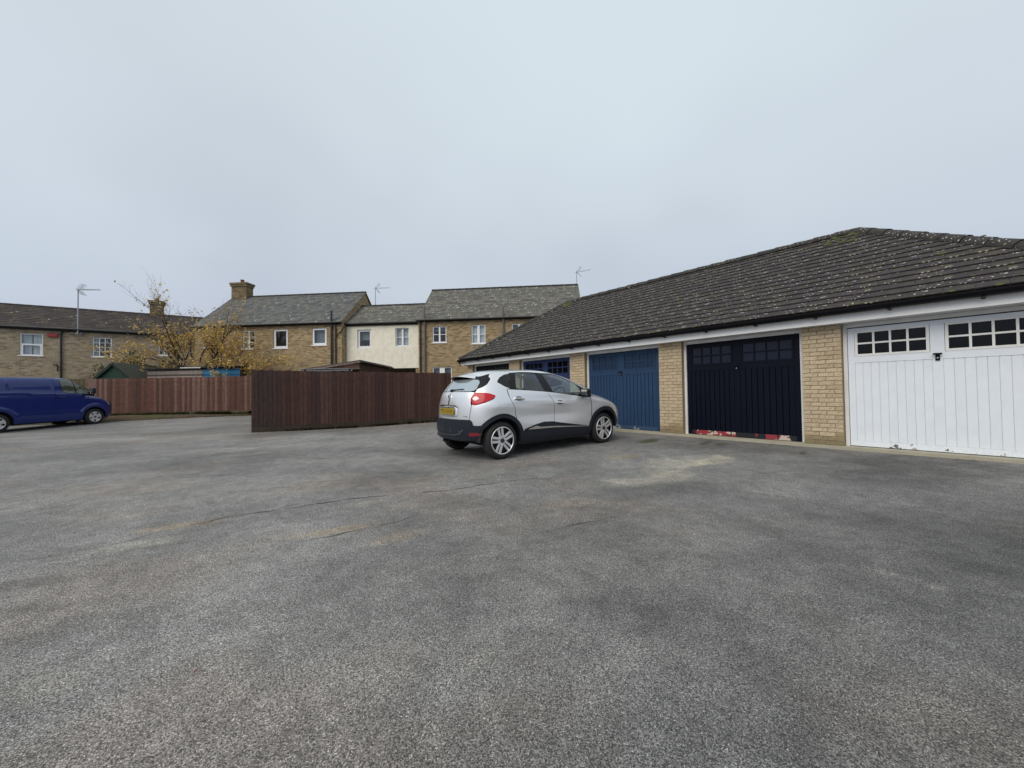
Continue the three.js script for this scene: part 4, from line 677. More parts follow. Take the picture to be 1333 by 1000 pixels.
bush('low golden shrub beside the blue shed', -16.9, .19, -22.5, 1.25, 3.1, .5, 1900, [[.58, .36, .04], [.44, .27, .05]], 64);

// grass and weeds at the feet of the fences, fallen leaves on the tarmac
{
  const R = rng(15), P = [], N = [], U = [];
  const blade = (x, y, z, h) => { const a = R() * 6.283, w = .006 + R() * .006, dx = Math.cos(a) * w, dz = Math.sin(a) * w, lx = (R() - .5) * h * .8, lz = (R() - .5) * h * .8; for (const q of [[x - dx, y, z - dz], [x + dx, y, z + dz], [x + lx, y + h, z + lz]]) { P.push(...q); N.push(dz / w, .3, -dx / w); U.push(0, 0); } };
  for (let i = 0; i < 8200; i++) { const t = R(), x = lerp(-21.2, -11.9, t), z = lerp(-19.1, -20.1, t) + .12 + R() * .35 * (1.2 - t); if (fbm(x * 1.3, 3, 5, 3) < .42 && R() < .8) continue; blade(x, groundY(x, z) + .10, z, .05 + R() * .16); }
  for (let i = 0; i < 2600; i++) { const t = Math.pow(R(), .6), x = lerp(FA[0], FB[0], t), z = lerp(FA[1], FB[1], t) + .05 + R() * .12; if (fbm(x * 2, 8, 6, 3) < .45 && R() < .85) continue; blade(x, groundY(x, z), z, .025 + R() * .08 * (t > .7 ? 1.4 : 1)); }
  const g = stuff(part(scene, 'verge_grass', geom(P, N, U), std({ color: RGB(.13, .14, .05), roughness: 1, side: THREE.DoubleSide }))); tag(g, 'thin grass and weeds growing along the feet of the fences', 'grass');
  const Q = [], Nn = [], Uu = [];
  const lf = (x, z, s) => { const y = groundY(x, z) + .006, a = R() * 6.283, c = Math.cos(a), d = Math.sin(a), k = [[-s, .0, 0], [0, .004 + R() * s * .3, s * .45], [s, .003, 0], [0, .002, -s * .45]].map(q => [x + q[0] * c - q[2] * d, y + q[1], z + q[0] * d + q[2] * c]); for (const i of [0, 1, 2, 0, 2, 3]) { Q.push(...k[i]); Nn.push(0, 1, 0); Uu.push(0, 0); } };
  for (let i = 0; i < 90; i++) { const s = lerp(-9, 2.2, R()), q = .1 + Math.pow(R(), 2) * 1.6; const x = WALL.x + Math.cos(WALL.a) * s - Math.sin(WALL.a) * q, z = WALL.z + Math.sin(WALL.a) * s + Math.cos(WALL.a) * q; lf(x, z, .012 + R() * .022); }
  for (let i = 0; i < 900; i++) { const t = Math.pow(R(), .7), x = lerp(FA[0], FB[0], t), z = lerp(FA[1], FB[1], t) + .06 + Math.pow(R(), 2) * .28; lf(x, z, .01 + R() * .022); }
  for (let i = 0; i < 34; i++) lf((R() - .5) * 8, -1.4 - R() * 6.5, .006 + R() * .010);
  for (let i = 0; i < 1500; i++) { const t = R(), x = lerp(-22, -12, t), z = lerp(-16.6, -19.9, t) - R() * lerp(2.4, .2, t); lf(x, z, .02 + R() * .04); const k = Q.length; for (let m = k - 18; m < k; m += 3) Q[m + 1] += .03 + .14 * sstep(.2, 2, -(z) - lerp(16.4, 19.8, t)); }
  const f = stuff(part(scene, 'fallen_leaves', geom(Q, Nn, Uu), std({ color: RGB(.12, .06, .03), roughness: 1, side: THREE.DoubleSide }))); tag(f, 'small brown fallen leaves scattered on the tarmac and verge', 'leaves');
}

// ---------- vehicles ----------
// smooth interpolation through [[x, y], ...]
function table(t) {
  const n = t.length, m = []; for (let i = 0; i < n; i++) { const a = t[Math.max(0, i - 1)], b = t[Math.min(n - 1, i + 1)]; m.push((b[1] - a[1]) / (b[0] - a[0])); }
  return x => { if (x <= t[0][0]) return t[0][1]; if (x >= t[n - 1][0]) return t[n - 1][1]; let i = 0; while (x > t[i + 1][0]) i++; const h = t[i + 1][0] - t[i][0], s = (x - t[i][0]) / h, s2 = s * s, s3 = s2 * s; return (2 * s3 - 3 * s2 + 1) * t[i][1] + (s3 - 2 * s2 + s) * h * m[i] + (-2 * s3 + 3 * s2) * t[i + 1][1] + (s3 - s2) * h * m[i + 1]; };
}
// A body shell in vehicle axes: x forward, y up, z to the right. At each height the plan is a rounded outline.
// wrap coordinate s: >= 0 along the side (x = s + seam), < 0 round the rear corner to the middle of the tail
function Shell(o) {
  const W = table(o.W), xr = table(o.xr), xf = table(o.xf), { Lr, pr, Lf, pf } = o, bump = o.bump ?? (() => 0), us = Math.pow(.5, 1 / pr);
  const quarter = (t, p) => t >= 1 ? 1 : t <= 0 ? 0 : Math.pow(1 - Math.pow(1 - t, p), 1 / p);
  const zs = (x, y) => W(y) * quarter((x - xr(y)) / Lr, pr) * quarter((xf(y) - x) / Lf, pf) + bump(x, y);
  const zseam = y => us * W(y), xseam = y => xr(y) + (1 - us) * Lr;
  const xrear = (z, y) => xr(y) + Lr * (1 - Math.pow(Math.max(0, 1 - Math.pow(Math.min(1, Math.abs(z) / W(y)), pr)), 1 / pr));
  const xfront = (z, y) => xf(y) - Lf * (1 - Math.pow(Math.max(0, 1 - Math.pow(Math.min(1, Math.abs(z) / W(y)), pf)), 1 / pf));
  const wrap = (s, y) => { if (s >= 0) { const x = s + xseam(y); return V(x, y, zs(x, y)); } const z = Math.max(0, zseam(y) + s); return V(xrear(z, y), y, z); };
  return { W, xr, xf, zs, xrear, xfront, wrap, S: (x, y) => [x - xseam(y), y], Rr: (z, y) => [z - zseam(y), y], side: (x, y) => V(x, y, zs(x, y)), front: (z, y) => V(xfront(z, y), y, z) };
}
function clipHalf(poly, ax, val, sgn) {
  const out = []; for (let i = 0; i < poly.length; i++) { const a = poly[i], b = poly[(i + 1) % poly.length], da = (a[ax] - val) * sgn, db = (b[ax] - val) * sgn; if (da >= 0) out.push(a); if ((da > 0 && db < 0) || (da < 0 && db > 0)) { const t = da / (da - db); out.push([lerp(a[0], b[0], t), lerp(a[1], b[1], t)]); } } return out;
}
function smoothPoly(pts, k = 6) { // rounds a closed outline with a Catmull-Rom curve; points marked with a third entry stay sharp
  const c = new THREE.CatmullRomCurve3(pts.map(p => V(p[0], p[1], 0)), true, 'centripetal'); return c.getPoints(pts.length * k).slice(0, -1).map(p => [p.x, p.y]);
}
// panel: an outline in two parameters laid on a curved surface
function panel(poly, map, off = 0, cell = .045, mirror = false) {
  let u0 = 9e9, u1 = -9e9, v0 = 9e9, v1 = -9e9; for (const [u, v] of poly) { u0 = Math.min(u0, u); u1 = Math.max(u1, u); v0 = Math.min(v0, v); v1 = Math.max(v1, v); }
  const P = [], N = [], U = [], e = 1e-3;
  const sample = (u, v) => { const p = map(u, v), a = map(u + e, v).sub(map(u - e, v)), b = map(u, v + e).sub(map(u, v - e)), n = a.cross(b); if (n.lengthSq() < 1e-16) n.set(0, 0, 1); n.normalize(); return [p, n]; };
  const mid = sample((u0 + u1) / 2, (v0 + v1) / 2), flip = (() => { const q = mid[0].clone().sub(V(1.2, .7, 0)); return mid[1].dot(q) < 0 ? -1 : 1; })();
  const cu = Math.floor(u0 / cell), cU = Math.ceil(u1 / cell), cv = Math.floor(v0 / cell), cV = Math.ceil(v1 / cell), cache = new Map();
  const at = ([u, v]) => { const k = u.toFixed(5) + ',' + v.toFixed(5); let r = cache.get(k); if (!r) { const [p, n] = sample(u, v); n.multiplyScalar(flip); p.addScaledVector(n, typeof off === 'function' ? off(u, v) : off); r = [p, n]; cache.set(k, r); } return r; };
  for (let i = cu; i < cU; i++) {
    let st = clipHalf(poly, 0, i * cell, 1); if (st.length > 2) st = clipHalf(st, 0, (i + 1) * cell, -1); if (st.length < 3) continue;
    for (let j = cv; j < cV; j++) {
      let c = clipHalf(st, 1, j * cell, 1); if (c.length > 2) c = clipHalf(c, 1, (j + 1) * cell, -1); if (c.length < 3) continue;
      const v2 = []; for (const q of c) { const l = v2[v2.length - 1]; if (!l || Math.hypot(l.x - q[0], l.y - q[1]) > 1e-6) v2.push(new THREE.Vector2(...q)); } if (v2.length > 2 && v2[0].distanceTo(v2[v2.length - 1]) < 1e-6) v2.pop(); if (v2.length < 3 || Math.abs(THREE.ShapeUtils.area(v2)) < 1e-8) continue;
      for (const t of THREE.ShapeUtils.triangulateShape(v2, [])) {
        let q = t.map(k => at([v2[k].x, v2[k].y])); const g = q[1][0].clone().sub(q[0][0]).cross(q[2][0].clone().sub(q[0][0])); if (g.dot(q[0][1]) < 0) q = [q[0], q[2], q[1]]; if (mirror) q = [q[0], q[2], q[1]];
        for (const [p, n] of q) { const s = mirror ? -1 : 1; P.push(p.x, p.y, p.z * s); N.push(n.x, n.y, n.z * s); U.push(p.x + p.z * .3, p.y); }
      }
    }
  }
  return geom(P, N, U);
}
const both = (poly, map, off, cell) => merge([panel(poly, map, off, cell), panel(poly, map, off, cell, true)]);
// strip between two rows of points (given as arrays of Vector3), smooth along its length
function strip(rows) { const p = [], u = [], idx = [], n = rows[0].length; rows.forEach((r, j) => r.forEach((q, i) => { p.push(q.x, q.y, q.z); u.push(q.x, q.y); })); for (let j = 0; j < rows.length - 1; j++) for (let i = 0; i < n - 1; i++) { const a = j * n + i; idx.push(a, a + 1, a + n, a + 1, a + n + 1, a + n); } const g = new THREE.BufferGeometry(); g.setAttribute('position', new THREE.Float32BufferAttribute(p, 3)); g.setAttribute('uv', new THREE.Float32BufferAttribute(u, 2)); g.setIndex(idx); g.computeVertexNormals(); return flat(g); }
const arc = (cx, cy, r, a0, a1, n) => { const l = []; for (let i = 0; i <= n; i++) { const a = lerp(a0, a1, i / n) * rad; l.push([cx + r * Math.cos(a), cy + r * Math.sin(a)]); } return l; };
M.tyre = std({ color: RGB(.018, .018, .019), map: mott, roughness: .85 });
M.alloy = std({ color: RGB(.78, .78, .80), roughness: .32, metalness: .65 });
M.alloyDark = std({ color: RGB(.05, .05, .055), roughness: .5, metalness: .5 });
M.chrome = std({ color: RGB(.8, .81, .83), roughness: .12, metalness: 1 });
M.plastic = new THREE.MeshPhysicalMaterial({ color: RGB(.013, .017, .027), roughness: .42, specularIntensity: .75 });
M.blackTrim = new THREE.MeshPhysicalMaterial({ color: RGB(.006, .006, .008), roughness: .3, specularIntensity: .6 });
M.carGlass = new THREE.MeshPhysicalMaterial({ color: RGB(.60, .72, .73), roughness: .02, transmission: 1, thickness: 0, ior: 1.85 });
M.carGlassDark = new THREE.MeshPhysicalMaterial({ color: RGB(.34, .40, .42), roughness: .02, transmission: 1, thickness: 0, ior: 1.52 });
M.carGlassCoated = new THREE.MeshPhysicalMaterial({ color: RGB(.62, .70, .76), metalness: .6, roughness: .04, transmission: .6, thickness: 0, ior: 1.6 });
M.seat = std({ color: RGB(.03, .03, .033), roughness: .95 });
function wheel(parent, x, z, R, rr, w, spokeFn, name = 'wheel') {
  const s = z > 0 ? 1 : -1, T = [[rr, -w / 2 + .01], [rr + .025, -w / 2], [R - .045, -w / 2 + .003], [R - .012, -w / 2 + .022], [R, -w / 2 + .05], [R, w / 2 - .05], [R - .012, w / 2 - .022], [R - .045, w / 2 - .003], [rr + .025, w / 2], [rr, w / 2 - .01]].map(q => new THREE.Vector2(...q));
  const tg = new THREE.LatheGeometry(T, 48); tg.rotateX(Math.PI / 2); tg.translate(x, R, z);
  const t = part(parent, name, tg, M.tyre);
  const bg = new THREE.LatheGeometry([[.02, w / 2 - .10], [rr - .03, w / 2 - .10], [rr - .012, w / 2 - .04], [rr - .012, -w / 2 + .01]].map(q => new THREE.Vector2(...q)), 40); bg.rotateX(Math.PI / 2); if (s < 0) bg.rotateY(Math.PI); bg.translate(x, R, z); part(t, 'rim_barrel', bg, M.alloyDark);
  const lip = new THREE.TorusGeometry(rr - .008, .011, 8, 48); lip.translate(x, R, z + s * (w / 2 - .006)); 
  const sp = spokeFn(rr); if (s < 0) sp.rotateY(Math.PI); sp.translate(x, R, z + s * (w / 2 - .03)); part(t, 'rim', merge([flat(lip), flat(sp)]), M.alloy);
  const hub = new THREE.CylinderGeometry(.034, .04, .02, 20); hub.rotateX(Math.PI / 2); hub.translate(x, R, z + s * (w / 2 - .004)); part(t, 'hub_cap', hub, M.alloyDark);
}
function spokesTwin(rr) { // five pairs of slim spokes, each pair joined at the hub
  const l = []; for (let i = 0; i < 5; i++) for (const k of [-1, 1]) {
    const a = i * 2 * Math.PI / 5 + .35, sh = new THREE.Shape([[.035, k * .026 - .013], [rr - .015, k * .040 - .019], [rr - .015, k * .040 + .019], [.035, k * .026 + .013]].map(q => new THREE.Vector2(...q)));
    const g = new THREE.ExtrudeGeometry(sh, { depth: .012, bevelEnabled: true, bevelThickness: .007, bevelSize: .006, bevelSegments: 2 }); g.rotateZ(a + .14); l.push(flat(g));
  }
  const h = new THREE.CylinderGeometry(.075, .08, .022, 24); h.rotateX(Math.PI / 2); l.push(flat(h)); return merge(l);
}
function spokesFive(rr) { const l = []; for (let i = 0; i < 5; i++) { const sh = new THREE.Shape([[.03, -.035], [rr * .6, -.055], [rr - .01, -.072], [rr - .01, .072], [rr * .6, .055], [.03, .035]].map(q => new THREE.Vector2(...q))); const g = new THREE.ExtrudeGeometry(sh, { depth: .012, bevelEnabled: true, bevelThickness: .008, bevelSize: .008, bevelSegments: 2 }); g.rotateZ(i * 2 * Math.PI / 5 + .3); l.push(flat(g)); } const h = new THREE.CylinderGeometry(.07, .08, .03, 24); h.rotateX(Math.PI / 2); l.push(flat(h)); return merge(l); }
function placeVehicle(G, O, fw) { const f = V(...fw).normalize(), r = new THREE.Vector3().crossVectors(f, V(0, 1, 0)).normalize(), u = new THREE.Vector3().crossVectors(r, f); const m = new THREE.Matrix4().makeBasis(f, u, r).setPosition(...O); m.decompose(G.position, G.quaternion, G.scale); }

{ // ----- silver crossover hatchback -----
  const C = thing('hatchback_car', 'silver hatchback car with dark lower cladding parked nose in beside the blue garage door', 'car'); placeVehicle(C, [-.674, .002, -7.365], [2.115, .050, -1.53]);
  const silver = new THREE.MeshPhysicalMaterial({ color: RGB(.78, .795, .825), metalness: .62, roughness: .33, clearcoat: 1, clearcoatRoughness: .04 });
  const yeT = table([[2.2, 1.045], [2.44, 1.035], [2.7, .99], [2.95, .925], [3.1, .865], [3.2, .80], [3.3, .72]]);
  const sh = Shell({
    W: [[.16, .76], [.30, .84], [.45, .868], [.60, .882], [.75, .884], [.90, .876], [1.0, .862], [1.1, .838], [1.18, .802], [1.30, .738], [1.40, .68], [1.50, .612], [1.56, .555]],
    xr: [[.16, -.54], [.35, -.585], [.5, -.60], [.7, -.60], [.9, -.588], [1.05, -.562], [1.15, -.53], [1.25, -.468], [1.35, -.39], [1.45, -.30], [1.56, -.2]],
    xf: [[.16, 3.30], [.3, 3.42], [.45, 3.46], [.65, 3.45], [.78, 3.40], [.86, 3.32], [.93, 3.2], [1.0, 3.0], [1.06, 2.8], [1.12, 2.66], [1.2, 2.50], [1.3, 2.28], [1.4, 2.03], [1.5, 1.68], [1.56, 1.40]],
    Lr: .58, pr: 2.5, Lf: .78, pf: 2.8,
    bump: (x, y) => { const k = sstep(-.42, -.15, x); const fl = x > 2.2 && y < 1.1 ? -.13 * Math.pow(sstep(yeT(x) - .15, yeT(x) + .02, y), 2) * sstep(2.15, 2.5, x) : 0; return k * (.034 * Math.exp(-Math.pow((x + .02) / .45, 2) - Math.pow((y - .93) / .13, 2)) - .030 * Math.exp(-Math.pow((x - 1.15) / .75, 2) - Math.pow((y - .70 - (x - 1.1) * -.02) / .12, 2)) + .013 * Math.exp(-Math.pow((x - 1.3) / .9, 2) - Math.pow((y - .94 + (x - 1.2) * .05) / .055, 2)) + .022 * Math.exp(-Math.pow((x - 2.62) / .38, 2) - Math.pow((y - .80) / .12, 2))) + fl; }
  });
  const { S, Rr, wrap, side } = sh, AR = .462, AI = .392, ay = .325, fx = 2.606;
  const quarterGlass = [[.03, 1.335], [.055, 1.365], [.115, 1.415], [.225, 1.465], [.335, 1.485], [.258, 1.226], [.215, 1.235], [.15, 1.262]];
  const light = [Rr(.598, 1.06), Rr(.603, 1.10), Rr(.622, 1.14), S(-.395, 1.160), S(-.32, 1.160), S(-.194, 1.140), S(-.12, 1.108), S(-.107, 1.098), S(-.15, 1.056), S(-.285, 1.0), S(-.392, .964), S(-.43, .958), Rr(.645, .962), Rr(.625, 1.0)];
  // quarter panel: round the lamp, up the tail pillar, over and round the small glass, down the door edge, over the wheel
  const quarter = [Rr(.605, .70), Rr(.632, .955), Rr(.645, .955), S(-.43, .951), S(-.392, .957), S(-.283, .993), S(-.146, 1.05), S(-.10, 1.1), S(-.116, 1.115), S(-.192, 1.147), S(-.32, 1.167), S(-.40, 1.169), Rr(.625, 1.165), Rr(.615, 1.185), S(-.33, 1.222), S(-.245, 1.257), S(-.162, 1.303), S(-.112, 1.35), S(-.062, 1.40), S(-.07, 1.44), S(-.03, 1.49), S(.06, 1.507), S(.2, 1.522), S(.345, 1.532), S(.343, 1.49), S(.225, 1.472), S(.11, 1.422), S(.048, 1.37), S(.022, 1.335), S(.145, 1.256), S(.214, 1.228), S(.258, 1.219), S(.168, 1.213), S(.172, 1.06), S(.215, .95), S(.258, .87), S(.272, .765), S(.30, .681), ...arc(0, ay, AR, 48, 143, 14).map(q => S(...q)), S(-.46, .605), Rr(.66, .615), Rr(.655, .66), Rr(.635, .69)];
  part(C, 'quarter_panel', panel(quarter, wrap, 0, .04), silver); part(C, 'quarter_panel', panel(quarter, wrap, 0, .04, true), silver);
  const belt = x => x < .36 ? lerp(1.21, 1.192, (x - .17) / .19) : lerp(1.192, 1.012, (x - .36) / 1.6) + .022 * Math.sin(Math.PI * clamp((x - .36) / 1.6));
  const claddingTop = [[.455, .445], [.50, .487], [.72, .543], [.94, .582], [1.2, .556], [1.6, .492], [2.14, .408], [2.19, .402]];
  const rearDoor = [[.177, 1.207], [.36, belt(.36)], [.6, belt(.6)], [.85, belt(.85)], [1.065, belt(1.065)], [1.10, 1.085], [1.145, 1.02], [1.185, .94], [1.212, .80], [1.213, .69], [1.2, .57], ...claddingTop.slice(0, 4).reverse(), ...arc(0, ay, AR + .004, 17, 47, 6), [.281, .768], [.267, .872], [.224, .952], [.181, 1.06]];
  const frontDoor = [[1.072, belt(1.072)], [1.3, belt(1.3)], [1.6, belt(1.6)], [1.95, belt(1.95)], [2.1, 1.012], [2.20, 1.005], [2.207, .955], [2.213, .8], [2.213, .62], [2.18, .43], [2.15, .413], [1.6, .497], [1.206, .561], [1.22, .69], [1.22, .80], [1.192, .942], [1.152, 1.022], [1.107, 1.088]];
  for (const [n, p, hx, hy] of [['rear_door', rearDoor, .375, 1.035], ['front_door', frontDoor, 1.345, .925]]) for (const m of [false, true]) {
    const d = part(C, n, panel(p, side, 0, .04, m), silver), s = m ? -1 : 1, z = sh.zs(hx, hy);
    const hg = new RoundedBoxGeometry(.215, .036, .026, 3, .012); hg.rotateZ(-.06); hg.translate(hx, hy, s * (z + .028));
    const st = new RoundedBoxGeometry(.03, .03, .05, 2, .01); part(d, 'handle', merge([flat(hg), flat(st.clone().translate(hx - .09, hy + .005, s * (z + .005))), flat(st.clone().translate(hx + .09, hy - .006, s * (z + .005)))]), M.chrome);
    part(d, 'handle_cup', (() => { const g = panel(smoothPoly([[hx - .06, hy + .028], [hx + .07, hy + .022], [hx + .05, hy - .03], [hx - .05, hy - .026]]), side, .002, .03, m); return g; })(), M.alloyDark);
  }
  part(C, 'fuel_flap', panel(smoothPoly([[-.075, 1.03], [.03, 1.045], [.115, 1.03], [.12, .955], [.108, .885], [.02, .872], [-.06, .89], [-.078, .96]]), side, .003, .03), silver);
  const wing = [[2.222, 1.003], [2.228, .8], [2.228, .62], [2.2, .45], ...arc(fx, ay, AR, 164, 16, 18), [3.10, .47], [3.16, .56], [3.19, .64], [3.12, .70], [3.0, .79], [2.93, .865], [2.91, .93], [2.7, yeT(2.7)], [2.44, yeT(2.44)], [2.3, yeT(2.3)]];
  for (const m of [false, true]) part(C, 'front_wing', panel(wing, side, 0, .04, m), silver);
  for (const m of [false, true]) { const h = part(C, 'headlight', panel([[2.925, .928], [3.02, .885], [3.14, .83], [3.24, .765], [3.24, .69], [3.19, .65], [3.125, .705], [3.005, .797], [2.94, .868]], side, .004, .04, m), M.carGlass); part(h, 'reflector', panel([[2.925, .928], [3.02, .885], [3.14, .83], [3.24, .765], [3.24, .69], [3.19, .65], [3.125, .705], [3.005, .797], [2.94, .868]], side, -.03, .05, m), M.alloyDark); }
  // tailgate, bumper, lamps
  const gate = [Rr(0, .705), Rr(.597, .705), Rr(.622, .945), Rr(.603, .99), Rr(.588, 1.06), Rr(.593, 1.105), Rr(.61, 1.165), Rr(.55, 1.178), Rr(0, 1.186)];
  const tg = part(C, 'tailgate', both(gate, wrap, 0, .04), silver);
  for (const m of [false, true]) { const t = part(C, 'tail_light', panel(light, wrap, .012, .03, m), new THREE.MeshPhysicalMaterial({ color: RGB(.48, .008, .022), roughness: .25, specularIntensity: .4, clearcoat: .5 })); part(t, 'reversing_lamp', panel(smoothPoly([Rr(.628, 1.062), Rr(.66, 1.10), S(-.38, 1.095), S(-.36, 1.06), S(-.40, 1.03), Rr(.66, 1.03)], 4), wrap, .0155, .03, m), new THREE.MeshPhysicalMaterial({ color: RGB(.74, .62, .62), roughness: .15, clearcoat: 1 })); part(t, 'lamp_rim', panel(light.map(p => p), wrap, .004, .03, m), M.blackTrim); }
  const bumperPoly = [Rr(0, .345), Rr(.35, .34), Rr(.60, .352), S(-.42, .355), S(-.36, .37), ...arc(0, ay, AI + .03, 172, 141, 8).map(q => S(...q)), S(-.40, .598), S(-.46, .602), Rr(.66, .618), Rr(.655, .655), Rr(.63, .695), Rr(0, .70)];
  const bp = part(C, 'rear_bumper', both(bumperPoly, wrap, (u, v) => .006 + .034 * sstep(.71, .60, v) - .012 * sstep(.48, .36, v), .03), M.plastic);
  const edge = [[0, .70], [.2, .70], [.4, .699], [.55, .697], [.63, .695]].map(q => Rr(...q)).concat([Rr(.655, .655), Rr(.66, .618), S(-.46, .602), S(-.40, .598)]);
  const ledge = k => { const A = [], B = []; for (const [s, y] of edge) { const p = wrap(s, y), a = wrap(s + .001, y).sub(wrap(s - .001, y)), b = wrap(s, y + .001).sub(wrap(s, y - .001)), n = a.cross(b).normalize(); if (n.x > 0 && n.z < .2) n.negate(); A.push(V(p.x, p.y + .004, p.z * k)); B.push(V(p.x + n.x * .01, p.y - .002, (p.z + n.z * .01) * k)); } return strip([A, B]); };
  part(bp, 'bumper_step', merge([ledge(1), ledge(-1)]), M.plastic);
  part(bp, 'diffuser', both([Rr(0, .42), Rr(.30, .43), Rr(.43, .455), Rr(.52, .53), Rr(.50, .545), Rr(.40, .475), Rr(.28, .45), Rr(0, .44)], wrap, .050, .04), std({ color: RGB(.05, .055, .066), roughness: .45 }));
  part(bp, 'parking_sensor', merge([-.42, -.16, .16, .42].map(z => { const g = new THREE.SphereGeometry(.014, 10, 8); g.translate(sh.xrear(z, .50) - .036, .50, z); return flat(g); })), std({ color: RGB(.06, .065, .075), roughness: .3 }));
  for (const m of [false, true]) part(bp, 'reflector', panel([Rr(.60, .43), S(-.42, .435), S(-.36, .44), S(-.345, .475), S(-.40, .492), Rr(.61, .49)], wrap, .040, .03, m), new THREE.MeshPhysicalMaterial({ color: RGB(.20, .012, .025), roughness: .2, clearcoat: 1 }));
  part(tg, 'rear_glass', both([Rr(0, 1.195), Rr(.50, 1.192), Rr(.575, 1.197), S(-.335, 1.23), S(-.25, 1.265), S(-.168, 1.311), S(-.118, 1.358), S(-.07, 1.402), S(-.08, 1.435), S(-.2, 1.44), Rr(.50, 1.446), Rr(0, 1.455)], wrap, -.002, .04), M.carGlassCoated);
  part(tg, 'glass_border', both([S(-.335, 1.228), S(-.25, 1.262), S(-.166, 1.308), S(-.115, 1.356), S(-.066, 1.402), S(-.072, 1.44), S(-.035, 1.487), S(-.10, 1.472), S(-.19, 1.446), Rr(.50, 1.449), Rr(0, 1.46), Rr(0, 1.405), Rr(.40, 1.40), Rr(.50, 1.39), S(-.235, 1.365), S(-.25, 1.33), S(-.30, 1.275)], wrap, .001, .03), M.blackTrim);
  { // wiper, badge, handle strip, number plate
    const xr = (z, y) => sh.xrear(z, y);
    part(tg, 'wiper', merge([cyl(V(xr(.0, 1.215) - .012, 1.215, .0), V(xr(.36, 1.235) - .02, 1.232, .37), .012, .007, 8), flat(new THREE.SphereGeometry(.036, 14, 10).scale(.7, .8, 1.3).translate(xr(0, 1.205) - .008, 1.208, .0))]), M.blackTrim);
    const dm = new THREE.Shape([[0, .062], [.036, 0], [0, -.062], [-.036, 0]].map(q => new THREE.Vector2(...q))), ho = new THREE.Path([[0, .034], [-.016, 0], [0, -.034], [.016, 0]].map(q => new THREE.Vector2(...q))); dm.holes.push(ho);
    const bg = new THREE.ExtrudeGeometry(dm, { depth: .008, bevelEnabled: true, bevelThickness: .004, bevelSize: .003, bevelSegments: 2 }); bg.rotateY(-Math.PI / 2); bg.translate(xr(0, 1.09) - .006, 1.09, 0); part(tg, 'badge', bg, M.chrome);
    part(tg, 'handle_strip', (() => { const P = [Rr(0, .955), Rr(.26, .952), Rr(.32, .935), Rr(.345, .912), Rr(.30, .918), Rr(0, .925)]; return both(P, wrap, .022, .03); })(), M.chrome);
    part(tg, 'handle_gap', both([Rr(0, .926), Rr(.30, .919), Rr(.345, .911), Rr(.30, .903), Rr(0, .908)], wrap, .014, .03), M.blackTrim);
    // pressed tray round the plate
    const tray = (a, b) => { const n = 40, r0 = [], r1 = []; for (let i = 0; i <= n; i++) { const t = i / n * 2 * Math.PI, c = Math.cos(t), s = Math.sin(t), e = .28, q = (v) => Math.sign(v) * Math.pow(Math.abs(v), e); const z0 = q(c) * .335, y0 = .842 + q(s) * .10, z1 = q(c) * .30, y1 = .842 + q(s) * .075; r0.push(V(xr(z0, y0) - .004, y0, z0)); r1.push(V(xr(z1, y1) - .022, y1, z1)); } return strip([r0, r1]); };
    part(tg, 'plate_tray', tray(), silver);
    const cv = document.createElement('canvas'); cv.width = 520; cv.height = 112; const x = cv.getContext('2d'); x.fillStyle = '#9c8526'; x.fillRect(0, 0, 520, 112);
    // the characters are too blurred to read in the photograph: only their dark strokes are kept
    x.fillStyle = '#2b2410'; for (const [a, w, t, h] of [[34, 14, 24, 62], [62, 12, 30, 30], [58, 34, 24, 12], [118, 12, 22, 64], [140, 22, 22, 12], [150, 12, 40, 46], [220, 12, 22, 64], [236, 24, 74, 12], [282, 12, 22, 64], [298, 22, 48, 12], [350, 12, 22, 62], [366, 20, 22, 12], [372, 12, 50, 36], [420, 12, 22, 64], [436, 22, 46, 12], [462, 12, 26, 60]]) x.fillRect(a, t, w, h);
    const pt = new THREE.CanvasTexture(cv); pt.colorSpace = THREE.SRGBColorSpace; const pg = new THREE.BoxGeometry(.008, .111, .52); const pm = std({ color: RGB(.5, .38, .04), roughness: .35 }), pf = std({ map: pt, roughness: .35 });
    const pl = new THREE.Mesh(pg, [pm, pf, pm, pm, pm, pm]); pl.name = 'number_plate'; pl.castShadow = pl.receiveShadow = true; pl.position.set(xr(0, .842) - .027, .842, 0); pl.rotation.z = -.04; tg.add(pl);
    part(tg, 'model_script', merge([0, 1, 2].map(i => bx(-.004, 0, .752, .772 - (i === 1 ? .006 : 0), .47 + i * .034, .497 + i * .034).translate(xr(.50, .76) - .002 + i * .006, 0, 0))), M.chrome);
  }
  // greenhouse
  const frontGlass = [[1.125, 1.478], [1.28, 1.476], [1.42, 1.462], [1.56, 1.425], [1.70, 1.375], [1.83, 1.315], [1.915, 1.268], [1.955, 1.16], [1.962, 1.036], [1.6, belt(1.6) + .012], [1.232, belt(1.232) + .012]];
  const rearGlass = [[.372, belt(.372) + .012], [.42, 1.33], [.482, 1.495], [.62, 1.503], [.80, 1.500], [.955, 1.492], [.99, 1.32], [1.028, belt(1.028) + .012], [.7, belt(.7) + .012]];
